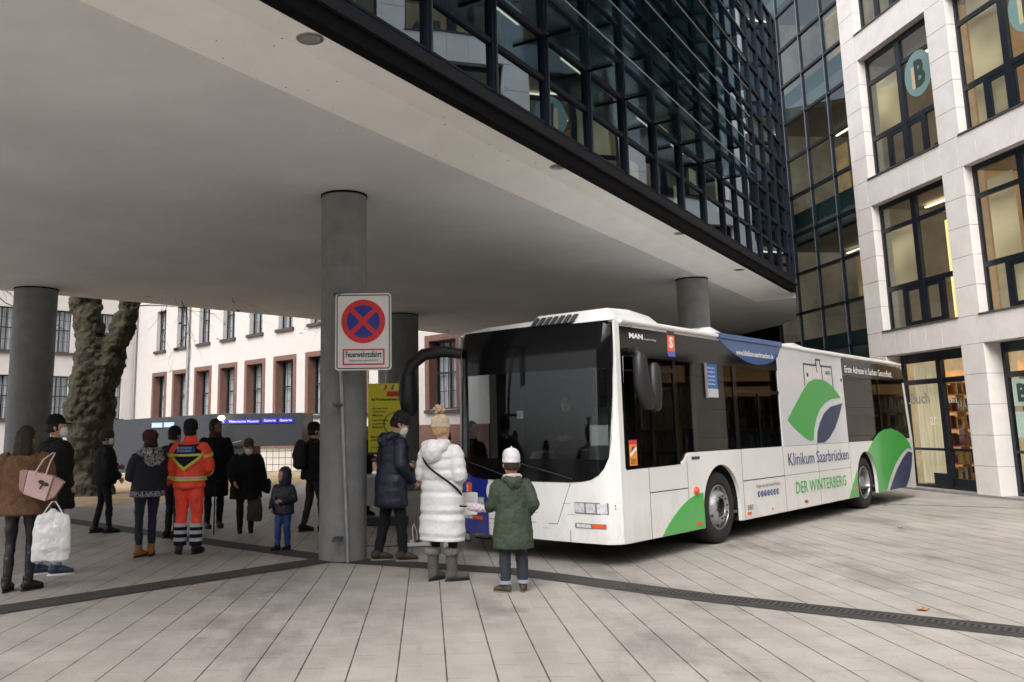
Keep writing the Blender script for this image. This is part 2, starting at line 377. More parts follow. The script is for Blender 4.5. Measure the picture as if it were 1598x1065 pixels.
    if hair:
        c = MB()
        def hr(t):
            hk = .93 if hat else 1.0
            t.tube([(0, -.020, 1.575), (0, -.022, 1.60), (0, -.018, 1.65), (0, -.014, 1.70), (0, -.012, 1.745 if not hat else 1.72), (0, -.01, 1.768 if not hat else 1.73)],
                   [(.072, .080), (.083, .092), (.087*hk, .099*hk), (.083*hk, .097*hk), (.062*hk, .075*hk), (.03, .035)], 18, flat=(1, 0, 0))
            if hairlen: t.tube([(0, -.04, 1.70), (0, -.05, 1.60), (0, -.06, 1.60-hairlen*.6), (0, -.07, 1.60-hairlen)], [(.085, .07), (.094, .075), (.10, .065), (.07, .035)], 18, flat=(1, 0, 0))
        hb(c, hr); remesh(c, .009*k, 'hair', [hair], r0, amp=.008*k, scale=28)
    if hat:
        c = MB(); ho = None
        def ht_(t):
            if hat in ('beanie', 'pom', 'peak'):
                t.tube([(0, -.012, 1.645), (0, -.012, 1.67), (0, -.012, 1.675), (0, -.014, 1.72), (0, -.018, 1.762), (0, -.02, 1.783), (0, -.02, 1.79)],
                       [(.090, .108), (.092, .109), (.088, .106), (.088, .104), (.074, .086), (.046, .054), (.015, .018)], 20, flat=(1, 0, 0))
            if hat == 'peak': t.tube([(0, -.02, 1.778), (.004, -.022, 1.80), (.002, -.02, 1.808)], [.014, .010, .006], 8)
            if hat == 'slouch':
                t.tube([(0, -.012, 1.64), (0, -.012, 1.67), (0, -.02, 1.70), (0, -.035, 1.745), (0, -.04, 1.785), (0, -.045, 1.80)],
                       [(.092, .108), (.094, .110), (.108, .125), (.104, .122), (.07, .085), (.02, .02)], 20, flat=(1, 0, 0))
            if hat == 'fur':
                t.tube([(0, -.01, 1.625), (0, -.01, 1.66), (0, -.01, 1.69), (0, -.01, 1.74), (0, -.01, 1.785), (0, -.01, 1.795)],
                       [(.098, .112), (.108, .122), (.098, .112), (.088, .10), (.06, .07), (.02, .02)], 20, flat=(1, 0, 0))
            if hat == 'cap':
                t.tube([(0, -.012, 1.66), (0, -.012, 1.70), (0, -.012, 1.755), (0, -.012, 1.775)], [(.086, .104), (.086, .102), (.06, .074), (.015, .02)], 20, flat=(1, 0, 0))
                t.tube([(0, .07, 1.672), (0, .12, 1.668), (0, .155, 1.66)], [(.07, .008), (.062, .007), (.03, .006)], 12, flat=(1, 0, 0))
        hb(c, ht_); ho = remesh(c, .008*k, 'hat', [hatmat], r0, amp=.004*k, scale=30)
        if hat == 'pom':
            c = MB(); hb(c, lambda t: t.ell((0, -.03, 1.835), (.055, .055, .05)))
            remesh(c, .007*k, 'pompom', [M('pom_fur', '#b49c86', .95, var=.35, scale=60)], ho, amp=.03*k, scale=45, smooth_it=0)
    if mask:
        c = MB()
        def mk(t):
            t.tube([(0, .055, 1.525), (0, .062, 1.55), (0, .060, 1.585), (0, .05, 1.61), (0, .045, 1.622)], [(.044, .046), (.058, .054), (.064, .062), (.062, .060), (.05, .05)], 16, flat=(1, 0, 0))
        hb(c, mk); remesh(c, .008*k, 'face_mask', [MASKW], r0)
    r0['_k'] = k
    return r0, k, L, HP

BLK = fab('black_wool', (.009, .009, .010)); BLK2 = fab('black_cloth', (.013, .013, .015)); CHAR = fab('charcoal', (.022, .022, .024))
NAVYP = M('navy_nylon', (.006, .009, .028), .42, var=.15, bump=.35, bscale=30); NAVY = fab('navy_cloth', (.008, .012, .028)); BROWN = fab('brown_hair', (.03, .018, .012), .5)
HAIRD = fab('dark_hair', (.012, .009, .007), .5)
people = {}
# woman in the brown teddy jacket
TED = fab('teddy_brown', '#6f543f', .95, bump=1.0, var=.25, bs=55)
make_person('woman in brown teddy jacket with pink tote and white plastic bag, seen from behind', -4.47, 9.28, -8, 1.69, TED, M('leggings', (.010, .010, .012), .45, bump=.2), M('boot_leather', (.010, .009, .009), .4, bump=.3),
            arms=(((.27, -.02, 1.13), (.26, .06, .90)), 'low'), hem=.80, bulk=1.22, flare=1.12, hair=BROWN, hairlen=.20, boots=.14, legr=.88, feet=((.11, .02, 35), (-.10, -.03, 0)), collar=1.6, sleeve=1.15, mats2=TED, headyaw=12)
# man in black coat
make_person('man in black coat, light jeans and white mask behind the brown teddy jacket', -4.62, 10.3, 48, 1.83, BLK, fab('light_jeans', '#8fa0b4', .9), M('sneaker', '#2c3a52', .6, bump=.2),
            arms=('pocket', 'pocket'), hem=.72, bulk=1.42, flare=1.1, hair=HAIRD, hat='cap', hatmat=BLK, mask=True, sole=M('sole_white', (.7, .7, .7), .6), legr=1.05, headyaw=22, feet=((.10, .06, 15), (-.10, -.08, 5)))
make_person('person in black jacket and grey fur hat with white mask in front of the tree', -5.63, 14.45, 58, 1.66, BLK2, BLK2, M('boot_leather', (.01, .009, .009), .4), arms=('low', 'front'),
            hem=.82, bulk=1.3, hat='fur', hatmat=fab('grey_fur', '#4d443d', .95, 1.0), hair=BROWN, mask=True, headyaw=10, legr=.95, feet=((.09, .1, 0), (-.09, -.1, 0)))
# woman with floral scarf
FLOR = bpy.data.materials.new('floral_print'); FLOR.use_nodes = True
def floral(m, base, cols, zlo, zhi):
    t = m.node_tree; b = t.nodes['Principled BSDF']; b.inputs['Roughness'].default_value = .85
    tc = t.nodes.new('ShaderNodeTexCoord'); vo = t.nodes.new('ShaderNodeTexVoronoi'); vo.inputs['Scale'].default_value = 26
    n = t.nodes.new('ShaderNodeTexNoise'); n.inputs['Scale'].default_value = 30; n.inputs['Detail'].default_value = 3
    t.links.new(tc.outputs['Object'], vo.inputs['Vector']); t.links.new(tc.outputs['Object'], n.inputs['Vector'])
    cr_ = t.nodes.new('ShaderNodeValToRGB'); cr_.color_ramp.interpolation = 'CONSTANT'
    e = cr_.color_ramp.elements; e[0].position = 0; e[0].color = (*base, 1); e[1].position = .46; e[1].color = (*cols[0], 1)
    q = e.new(.53); q.color = (*base, 1); q = e.new(.57); q.color = (*cols[1], 1); q = e.new(.62); q.color = (*cols[2], 1)
    t.links.new(n.outputs[0], cr_.inputs[0])
    if zlo is None: t.links.new(cr_.outputs[0], b.inputs['Base Color']); return
    sx = t.nodes.new('ShaderNodeSeparateXYZ'); t.links.new(tc.outputs['Object'], sx.inputs[0])
    lt = t.nodes.new('ShaderNodeMath'); lt.operation = 'LESS_THAN'; lt.inputs[1].default_value = zlo
    gt = t.nodes.new('ShaderNodeMath'); gt.operation = 'GREATER_THAN'; gt.inputs[1].default_value = zhi
    ad = t.nodes.new('ShaderNodeMath'); ad.operation = 'ADD'; ad.use_clamp = True
    t.links.new(sx.outputs[2], lt.inputs[0]); t.links.new(sx.outputs[2], gt.inputs[0]); t.links.new(lt.outputs[0], ad.inputs[0]); t.links.new(gt.outputs[0], ad.inputs[1])
    mx = t.nodes.new('ShaderNodeMix'); mx.data_type = 'RGBA'; mx.inputs[6].default_value = (*base, 1)
    t.links.new(ad.outputs[0], mx.inputs[0]); t.links.new(cr_.outputs[0], mx.inputs[7]); t.links.new(mx.outputs[2], b.inputs['Base Color'])
floral(FLOR, (.010, .012, .022), [(.35, .36, .42), (.30, .12, .12), (.42, .44, .46)], .92*.92, 9)
SCARF = bpy.data.materials.new('scarf_print'); SCARF.use_nodes = True
floral(SCARF, (.03, .03, .035), [(.45, .43, .42), (.08, .06, .07), (.5, .45, .44)], None, 0)
r_, k_, L_, HP_ = make_person('woman in maroon beret with floral scarf and tan ankle boots, arms folded', -3.96, 11.68, -38, 1.61, FLOR, M('dark_denim', (.010, .014, .035), .8, var=.2, bump=.4), M('tan_suede', '#9a6a3a', .8, bump=.5),
            arms=('fold', 'fold'), hem=.84, bulk=1.16, flare=1.08, hat='slouch', hatmat=fab('maroon_knit', '#4a2730', .95), hair=BROWN, hairlen=.06, boots=.15, feet=((.09, .02, 30), (-.10, 0, 60)), legr=.97, collar=0)
c = MB(); c.tube([L_((.12, .05, 1.43)), L_((.13, -.06, 1.47)), L_((0, -.13, 1.46)), L_((-.13, -.06, 1.47)), L_((-.12, .05, 1.43)), L_((0, .13, 1.40)), L_((.12, .05, 1.43))], [.055, .065, .075, .065, .06, .07, .055], 12)
c.tube([L_((0, -.12, 1.45)), L_((.02, -.16, 1.36)), L_((.03, -.165, 1.27))], [(.12, .03), (.15, .025), (.08, .015)], 12, flat=(1, 0, 0))
remesh(c, .012, 'scarf', [SCARF], r_, amp=.014, scale=22)
# paramedic
HV = M('hi_vis_red', (.95, .085, .045), .75, var=.08, bump=.5, bscale=25)
def hivis_jacket():
    m = bpy.data.materials.new('hi_vis_jacket'); m.use_nodes = True; return m
r_, k_, L_, HP_ = make_person('paramedic seen from behind in hi-vis red jacket and trousers with yellow bands', -3.46, 11.85, 8, 1.76, HV, HV, M('boot_leather', (.01, .009, .009), .4),
            arms=(((.25, .05, 1.13), (.12, .26, 1.05)), ((.25, -.02, 1.13), (.27, .07, .90))), hem=.86, bulk=1.08, hat='beanie', hatmat=BLK2, hair=HAIRD, gloves=BLK2, boots=.16, legr=1.22, sleeve=1.12, collar=1.3, feet=((.11, .03, 10), (-.11, 0, -35)))
YEL = M('reflective_yellow', '#c8c84a', .5, var=.1); SIL = M('reflective_silver', '#b9bcc4', .45, var=.1); NVB = fab('yoke_navy', (.008, .010, .022))
def torso_ring(z0, z1, mat, name, bk=1.08, grow=.012, amin=0, amax=360, par=None):
    """band that follows the jacket"""
    prof = [(1.47, .06, .06), (1.45, .125*bk, .09*bk), (1.41, .172*bk, .115*bk), (1.33, .205*bk, .135*bk), (1.20, .198*bk, .142*bk), (1.06, .190*bk, .140*bk), (.94, .200*bk, .148*bk), (.89, .208*bk, .155*bk), (.86, .2*bk, .148*bk)]
    def rad(z):
        for a, b_ in zip(prof, prof[1:]):
            if b_[0] <= z <= a[0]: t = (a[0]-z)/(a[0]-b_[0]); return lerp(a[1], b_[1], t), lerp(a[2], b_[2], t)
        return prof[-1][1:]
    return rad
rad = torso_ring(0, 0, None, '')
def on_back(u_, z, g=.014):   # u_ = angle in degrees from straight back (+ to the wearer's right)
    rx, ry = rad(z); a = math.radians(u_-90); return L_(((rx+g)*math.cos(a), (ry+g)*math.sin(a)+.004, z))
def band(name, mat, path, wz, par, g=.016):
    """path [(angle, z)]; strip wz tall following the jacket"""
    mb = MB(); P = []
    for a, b_ in zip(path, path[1:]):
        for q in range(8): P.append((lerp(a[0], b_[0], q/8), lerp(a[1], b_[1], q/8)))
    P.append(path[-1]); vs = []; fs = []
    for i, (u_, z) in enumerate(P):
        if isinstance(wz, tuple): lo, hi = (u_-wz[0], z), (u_+wz[0], z)
        else: lo, hi = (u_, z-wz/2), (u_, z+wz/2)
        vs += [on_back(lo[0], lo[1], g), on_back(hi[0], hi[1], g), on_back(lo[0], lo[1], g+.006), on_back(hi[0], hi[1], g+.006)]
    for i in range(len(P)-1):
        o = i*4; n = o+4
        fs += [(o, o+1, n+1, n), (o+2, n+2, n+3, o+3), (o, n, n+2, o+2), (o+1, o+3, n+3, n+1)]
    mb.add(vs, fs); return mb.build(name, mat, par, smooth=True)
band('reflective_band', YEL, [(-180, .98), (0, .97), (180, .98)], .03, r_, .022)
band('reflective_band', SIL, [(-180, 1.01), (0, 1.0), (180, 1.01)], .02, r_, .020)
band('yoke', NVB, [(-82, 1.385), (-40, 1.375), (0, 1.37), (40, 1.375), (82, 1.385)], .125, r_, .016)
mb = MB(); N = 10
for i in range(N):
    z = lerp(1.315, 1.12, i/(N-1)); hw = lerp(58, 2, i/(N-1)); z2 = lerp(1.315, 1.12, (i+1)/(N-1)) if i < N-1 else z; hw2 = lerp(58, 2, min(1, (i+1)/(N-1)))
    for q in range(8):
        a0, a1 = lerp(-hw, hw, q/8), lerp(-hw, hw, (q+1)/8); b0, b1 = lerp(-hw2, hw2, q/8), lerp(-hw2, hw2, (q+1)/8)
        mb.add([on_back(a0, z, .017), on_back(a1, z, .017), on_back(b1, z2, .017), on_back(b0, z2, .017)], [(0, 1, 2, 3)])
mb.build('back_panel', NVB, r_, smooth=True)
band('reflective_band', YEL, [(-60, 1.30), (0, 1.295), (60, 1.30)], .032, r_, .024)
band('reflective_band', YEL, [(-72, 1.38), (-48, 1.26), (0, 1.115)], .045, r_, .026)
band('reflective_band', YEL, [(72, 1.38), (48, 1.26), (0, 1.115)], .045, r_, .027)
TB = M('print_light_blue', '#9db4dc', .6, var=0); pb = M('panel_blue', '#20407c', .7)
pn = band('name_panel', pb, [(-33, 1.375), (0, 1.372), (33, 1.375)], .085, r_, .022)
for i, s_ in enumerate(('BERUFSFEUERWEHR', 'RETTUNGSDIENST')):
    text('lettering', s_, TB, pn, L_((-.105, -.172-.004*i, 1.378-.038*i)), (1, 0, 0), (0, 0, 1), .21, .026, .015, .004)
for i in (0, 1):
    s = 1 if i == 0 else -1
    for z, w_, m_ in ((.375, .045, SIL), (.285, .045, SIL), (.19, .045, SIL), (.33, .05, NVB), (.237, .05, NVB), (.14, .06, NVB)):
        mb = MB(); cx_ = s*.11; mb.tube([(cx_*k_, .018*k_, (z-w_/2)*k_), (cx_*k_, .018*k_, (z+w_/2)*k_)], [(.087 if m_ is SIL else .083)*k_]*2, 20); mb.build('reflective_band' if m_ is SIL else 'gaiter', m_, r_, smooth=True)
for zf in (.25, .8):
    for i in (0, 1):
        e, w_ = ((.25, .05, 1.13), (.12, .26, 1.05)) if i == 0 else ((-.25, -.02, 1.13), (-.27, .07, .90))
        sh_ = Vector(((.2 if i == 0 else -.2), 0, 1.415)); p0, p1 = (sh_, Vector(e)) if zf < .5 else (Vector(e), Vector(w_))
        c0 = lerp(p0, p1, .45); dd = (p1-p0).normalized()
        mb = MB(); rr_ = lerp(.098, .086, zf); mb.tube([L_(c0-dd*.02), L_(c0+dd*.02)], [rr_*k_]*2, 18); mb.build('reflective_band', YEL, r_, smooth=True)
mb = MB(); mb.box(-.03, .03, -.02, .02, -.04, .04); po = mb.build('radio_pouch', BLK2, r_, bevel=.008); po.location = L_((-.235, -.02, .87))
# darker people behind the paramedic
make_person('person in plain dark coat and black cap half hidden behind the paramedic, on his left', -4.22, 13.6, 35, 1.68, BLK, BLK2, BLK2, arms=('low', 'low'), hem=.75, bulk=1.3, hat='beanie', hatmat=BLK2, hair=HAIRD)
make_person('bearded dark-haired man in long black coat and brown scarf behind the paramedic', -3.95, 15.0, 150, 1.82, BLK, BLK2, M('boot_leather', (.01, .009, .009), .4), arms=('low', 'low'), hem=.50, bulk=1.15, hair=HAIRD,
            collar=1.8, mats2=fab('brown_scarf', '#4b3a30', .95), headyaw=-40, skin=M('skin_tan', '#7a5644', .55))
r_, k_, L_, HP_ = make_person('hunched elderly person in black coat and grey knit hat with mask and walking cane', -3.22, 14.2, 165, 1.50, BLK, BLK2, BLK2, arms=(((.27, .06, 1.12), (.22, .22, .95)), ((.27, .04, 1.12), (.33, .02, .86))), hem=.62, bulk=1.45, lean=.35,
            hat='beanie', hatmat=fab('grey_knit', '#57524e', .95, 1.0), hair=fab('grey_hair', '#8a8580'), mask=True, headpitch=-22, headyaw=-20, legr=1.1)
# child in navy hood
r_, k_, L_, HP_ = make_person('small child in dark navy hooded jacket and bright blue snow trousers', -2.22, 12.1, 200, 1.05, NAVYP, M('blue_nylon', '#22417c', .5, var=.25, bump=.3, bscale=30), BLK2,
            arms=('low', 'front'), hem=.80, bulk=1.3, hood='up', hs=1.28, legr=1.3, collar=.6, headyaw=20, voxel=.014, feet=((.10, .08, 20), (-.10, -.04, 20)))
mb = MB(); mb.tube([L_((.10, .20, 1.2)), L_((.0, .19, 1.05)), L_((-.10, .15, .9))], .012, 8); mb.build('strap', BLK2, r_, smooth=True)
# man with backpack right of the child, cut by the pillar
make_person('man in black jacket with a dark backpack, half hidden by the big pillar', -2.12, 14.2, 62, 1.72, BLK, fab('grey_trousers', (.03, .03, .032)), BLK2, arms=('low', 'low'), hem=.84, bulk=1.35, hair=HAIRD, hat='beanie', hatmat=BLK2, feet=((.1, .12, 0), (-.1, -.14, 0)))
# man in navy puffer
make_person('man in long navy quilted coat and black beanie beside the big pillar', -.67, 10.98, 62, 1.83, NAVYP, fab('black_jeans', (.012, .012, .014)), M('brown_shoe', '#3b332d', .7, bump=.3), arms=('low', 'front'), hem=.62, bulk=1.22, puff=.05, puffn=.125,
            hat='beanie', hatmat=CHAR, hair=HAIRD, hood='down', headyaw=25, headpitch=-28, lean=.08, legr=1.08, sole=M('sole_grey', '#8a857e', .8), feet=((.11, .10, 15), (-.11, -.12, 15)), mask=True)
# woman in white puffer
WHP = M('white_nylon', (.66, .66, .67), .5, var=.05, bump=.3, bscale=22)
r_, k_, L_, HP_ = make_person('woman in long white quilted coat with grey boots and beige pompom hat', -.03, 9.52, 38, 1.73, WHP, BLK2, M('grey_suede', '#57544f', .9, bump=.6), arms=('front', 'front'), hem=.43, bulk=1.22, puff=.12, puffn=.118, flare=1.08,
            hat='pom', hatmat=fab('beige_knit', '#cdb8a2', .95, 1.0), hair=fab('blond_hair', '#a88a66'), hood='down', boots=.30, legr=1.0, headyaw=15, feet=((.10, .05, 30), (-.10, -.03, 0)))
mb = MB(); pts = []
for q in range(25):
    t = q/24; a = math.radians(lerp(-150, 10, t)); z = lerp(1.40, .90, t); pts.append(L_((math.cos(a)*lerp(.16, .27, math.sin(t*PI*.7)), math.sin(a)*.215, z)))
mb.tube(pts, [(.012, .012)]*len(pts), 6); mb.build('strap', BLK2, r_, smooth=True)
c = MB(); c.ell(L_((0, -.165, 1.385)), (.135, .10, .13)); c.tube([L_((.10, -.03, 1.47)), L_((.12, -.11, 1.44)), L_((0, -.20, 1.36)), L_((-.12, -.11, 1.44)), L_((-.10, -.03, 1.47))], [.05, .065, .075, .065, .05], 12)
remesh(c, .011, 'big_hood', [WHP], r_, amp=.012, scale=13)
hb_ = root('shoulder_bag', (-.03+.29, 9.52+.18, .80), -math.radians(60), "small white shoulder bag hanging at the white coat's right hip", 'bag')
mb = MB(); mb.box(-.04, .04, -.10, .10, -.14, .10); mb.build('bag_body', M('white_leather', (.7, .7, .68), .5), hb_, bevel=.015)
mb = MB(); mb.box(-.045, .045, -.104, .104, .0, .104); mb.build('flap', M('cream_leather', (.6, .6, .57), .5), hb_, bevel=.015)
# child in green parka
GP = M('parka_green', '#2f3a2c', .75, var=.2, bump=.5, bscale=30)
r_, k_, L_, HP_ = make_person('child in dark green parka and white beanie facing the bus', .68, 8.82, -4, 1.315, GP, M('dark_jeans', (.018, .022, .034), .85, var=.25, bump=.5), M('brown_boot', '#4a4036', .7, bump=.4), arms=(((.28, -.05, 1.12), (.20, .10, .98)), ((.27, .02, 1.13), (.30, .24, 1.06))),
            hem=.56, bulk=1.18, flare=1.14, hat='peak', hatmat=fab('white_knit', (.62, .62, .64), .95), hair=BROWN, hood='down', hs=1.27, collar=0, boots=.13, legr=1.3, feet=((.12, .03, 15), (-.12, -.02, -50)), sole=M('sole_tan', '#7a6f60', .8))
c = MB(); c.tube([L_((.10, .02, 1.46)), L_((.09, -.07, 1.49)), L_((0, -.105, 1.50)), L_((-.09, -.07, 1.49)), L_((-.10, .02, 1.46)), L_((0, .09, 1.45)), L_((.1, .02, 1.46))], .032, 10)
remesh(c, .01, 'scarf', [fab('pink_scarf', '#b9a9a6')], r_, amp=.008, scale=25)
for q in (0, 1):
    mb = MB(); s = 1 if q == 0 else -1; mb.tube([(s*.12*k_, (.03 if s > 0 else -.02)*k_, .115*k_), (s*.12*k_, (.03 if s > 0 else -.02)*k_, .155*k_)], .085*k_, 16); mb.build('turn_up', M('denim_inside', '#8b939d', .9), r_, smooth=True)
um = root('folded_umbrella', (.33, 9.0, .80), math.radians(60), 'folded pale patterned umbrella held out by the child in green', 'umbrella')
mb = MB(); mb.tube([(0, .12, .01), (0, .10, .01), (0, .0, .0), (0, -.14, -.01), (0, -.22, -.02)], [.012, .035, .045, .030, .006], 12)
floral(bpy.data.materials.new('umbrella_print') if False else SCARF, (.03, .03, .035), [(.45, .43, .42), (.08, .06, .07), (.5, .45, .44)], None, 0) if False else None
UMB = bpy.data.materials.new('umbrella_print'); UMB.use_nodes = True
floral(UMB, (.5, .5, .55), [(.4, .25, .28), (.6, .6, .62), (.3, .2, .22)], None, 0)
cn = remesh(mb, .007, 'canopy', [UMB], um, amp=.006, scale=40)
mb = MB(); mb.tube([(0, .12, .01), (0, .20, .012)], .010, 8); mb.build('handle', BLK2, um, smooth=True)
# others
make_person('dark-clothed woman in white trainers behind the white coat, beside the bus corner', -.02, 12.25, 205, 1.70, BLK, BLK2, M('white_trainer', (.6, .6, .6), .6), arms=('front', 'front'), hem=.85, hair=M('auburn_hair', '#3a2218', .5), hairlen=.15, headyaw=25, sole=M('sole_white', (.7, .7, .7), .6))
make_person('person on the far side of the bus, only white shoes and legs seen beneath it', .42, 12.95, 140, 1.70, BLK, BLK2, M('white_trainer', (.6, .6, .6), .6), arms=('low', 'low'), hem=.85, hair=HAIRD, feet=((.14, 0, 30), (-.14, 0, -10)))
make_person('person with auburn hair at the white table behind the big pillar', -1.52, 16.6, 120, 1.66, BLK, BLK2, BLK2, arms=('front', 'front'), hem=.85, hair=BROWN)

# things carried or worn on top
def plastic_bag():
    o = root('plastic_bag', (-4.035, 9.05, .32), math.radians(10), "crumpled white plastic bag hanging from the teddy-jacket woman's hand", 'bag')
    mb = MB(); n = 26
    prof = [(0, .165, .03), (.02, .185, .05), (.15, .19, .06), (.30, .185, .05), (.42, .175, .03), (.47, .15, .022), (.50, .05, .02), (.53, .02, .018)]
    mb.tube([(0, 0, p[0]) for p in prof], [(p[1], p[2]) for p in prof], n, flat=(1, 0, 0))
    pw = M('plastic_white', (.72, .73, .75), .35, var=.05, bump=1, bscale=14)
    remesh(mb, .011, 'bag_body', [pw], o, amp=.013, scale=8, smooth_it=1)
    mb = MB(); mb.tube([(-.10, 0, .47), (-.02, 0, .60), (.02, 0, .60), (.10, 0, .47)], .007, 6); mb.build('handles', pw, o, smooth=True)
plastic_bag()
t = root('tote_bag', (-4.23, 9.03, .98), math.radians(14), 'pale pink leather tote slung on the teddy-jacket woman with a ribbon charm', 'handbag')
pk = M('pink_leather', '#d3b4b0', .45, var=.05); pk2 = M('pink_side', '#b08f8a', .5, var=.06)
mb = MB(); fn = lambda a, b, d: (a, d, b)
mb.prism([(-.10, 0), (.13, -.02), (.125, .24), (-.13, .24)], fn, -.07, .07); mb.build('bag_body', pk, t, bevel=.012)
for s in (-1, 1):
    mb = MB(); mb.prism([(.135, -.01), (.19, .03), (.24, .21), (.13, .24)] if s > 0 else [(-.105, 0), (-.16, .04), (-.21, .22), (-.135, .24)], fn, -.055, .055); mb.build('side_panel', pk2, t, bevel=.01)
mb = MB(); mb.tube([(-.06, -.075, .22), (-.03, -.04, .38), (.02, .06, .46)], .008, 8); mb.tube([(.05, -.075, .22), (.04, -.04, .36), (.04, .06, .46)], .008, 8); mb.build('handles', pk, t, smooth=True)
mb = MB(); mb.ell((.03, -.085, .16), (.03, .012, .02), 8, 6); mb.ell((.08, -.085, .15), (.03, .012, .018), 8, 6); mb.tube([(.05, -.085, .15), (.04, -.085, .09)], .008, 6); mb.build('charm', M('charm_dark', (.05, .03, .03), .5), t, smooth=True)
t.rotation_euler = (0, math.radians(16), math.radians(14))
b_ = root('backpack', (-2.31, 14.08, 1.02), -math.radians(62), 'dark backpack on the man beside the big pillar', 'backpack')
mb = MB(); mb.tube([(0, 0, -.02), (0, -.01, .02), (0, -.02, .2), (0, -.01, .38), (0, 0, .44)], [(.10, .06), (.15, .11), (.155, .12), (.13, .09), (.06, .04)], 18, flat=(1, 0, 0)); remesh(mb, .013, 'pack', [CHAR], b_, amp=.012, scale=12)
mb = MB(); mb.tube([(-.09, .05, .36), (-.09, .16, .40), (-.09, .2, .25), (-.09, .1, .0)], .014, 8); mb.tube([(.09, .05, .36), (.09, .16, .40), (.09, .2, .25), (.09, .1, .0)], .014, 8); mb.build('straps', CHAR, b_, smooth=True)
b_ = root('cane', (-3.66, 13.96, 0), 0, "thin dark walking cane in the elderly person's hand", 'cane')
mb = MB(); mb.tube([(0, 0, 0), (0, 0, .80), (.03, 0, .84), (.08, 0, .83)], .011, 8); mb.build('stick', CHAR, b_, smooth=True)
b_ = root('shopping_bag', (-3.06, 14.15, .18), 0, 'grey-brown cloth shopping bag hanging beside the elderly person', 'bag')
mb = MB(); mb.tube([(0, 0, 0), (0, 0, .03), (0, 0, .2), (0, 0, .38), (0, 0, .44)], [(.11, .04), (.13, .06), (.12, .065), (.10, .04), (.04, .02)], 18, flat=(1, 0, 0)); remesh(mb, .012, 'bag_body', [fab('bag_brown', '#453e3a')], b_, amp=.015, scale=11)
mb = MB(); mb.tube([(-.03, 0, .42), (0, 0, .52), (.03, 0, .42)], .007, 6); mb.build('handles', fab('bag_brown', '#453e3a'), b_, smooth=True)
b_ = root('dark_object', (-3.0, 14.3, .72), math.radians(0), 'black bell-shaped object held low beside the elderly person', 'bell')  # unidentified dark thing; only its flared round end is known
mb = MB(); mb.tube([(-.22, 0, .03), (-.05, 0, .0), (.01, 0, 0), (.07, 0, .0), (.13, 0, .0), (.15, 0, .0)], [.05, .055, .07, .11, .125, .10], 18); mb.build('bell', BLK2, b_, smooth=True)
# ------------------------------------------------------------------ bus
BUSYAW = math.atan2(.732, .681)
bus = root('city_bus', (1.9986, 10.0955, 0), BUSYAW, 'white and green city bus with clinic lettering, parked under the overhang', 'bus')
DIRT = (.30, .25, .19)
WH = M('bus_white', (.80, .80, .79), .28, var=.03, scale=2, coat=.6, grime=(DIRT, .9, .30)); BLKP = M('bus_black', (.005, .005, .006), .10, var=0, spec=.28)
RUB = M('rubber_black', (.012, .012, .013), .75, var=.2, bump=.2); PLB = M('plastic_black', (.014, .014, .016), .45, var=.1)
GRN = M('bus_green', (.045, .42, .065), .3, var=.03, coat=.5, grime=(DIRT, .9, .25)); BLU = M('bus_blue', (.012, .075, .26), .3, var=.03, coat=.5); BLU2 = M('bus_royal', (.010, .025, .30), .3, var=.03, coat=.5, grime=(DIRT, .9, .3))
SLT = M('slate_blue', (.034, .050, .105), .35, var=.03); TXB = M('letter_blue', (.03, .05, .20), .5, var=0); TXG = M('letter_green', (.06, .42, .08), .5, var=0)
TXW = M('letter_white', (.8, .8, .8), .5, var=0); SEAM = M('seam_dark', (.05, .05, .05), .7, var=0); ORG = M('orange_lens', (.75, .10, .02), .3, var=.1); GREYD = M('dark_grey', (.05, .05, .055), .5, var=.1)
BG = glass('bus_side_glass', (.45, .44, .42), 1.5, gcol=(.62, .60, .56)); FG = glass('bus_far_glass', (.70, .72, .72), 1.5); WS = glass('bus_windscreen', (.70, .73, .73), 1.5, gcol=(.7, .75, .8))
LG, WD = 12.0, 2.5
side = lambda a, b, d: (a, d, b)
def arc(cx, cz, r, a0, a1, n): return [(cx+r*math.cos(math.radians(lerp(a0, a1, i/n))), cz+r*math.sin(math.radians(lerp(a0, a1, i/n)))) for i in range(n+1)]
def arch(cx): return [(cx-.57, .26)]+arc(cx, .49, .57, 180, 0, 22)+[(cx+.57, .26)]
WX = (2.68, 8.83)
low = [(.19, .26)]+arch(WX[0])+arch(WX[1])+[(11.2, .26), (11.99, .20), (12.05, 1.25), (1.78, 1.25), (1.70, 1.22), (1.62, 1.14), (1.52, 1.105), (.19, 1.09)]
mb = MB().prism(low, side, 0, .05); mb.build('side_panel', WH, bus)
mb = MB().prism(low, side, WD-.05, WD); mb.build('side_panel', WH, bus)
# wheel wells and underframe
mb = MB(); mb.box(.4, 11.7, .12, WD-.12, .28, .36); mb.box(3.4, 8.1, .5, WD-.5, .22, .30)
for cx in WX:
    for t0, t1 in ((.62, .66), (WD-.66, WD-.62)): mb.box(cx-.62, cx+.62, t0, t1, .2, 1.05)
    for t0, t1 in ((.052, .62), (WD-.62, WD-.052)):
        P_ = [(cx+.60, .27)]+arc(cx, .49, .60, 0, 180, 16)+[(cx-.60, .27)]
        mb.add([side(a, b, t0) for a, b in P_]+[side(a, b, t1) for a, b in P_], [(i, i+1, i+1+len(P_), i+len(P_)) for i in range(len(P_)-1)])
mb.build('chassis', RUB, bus)
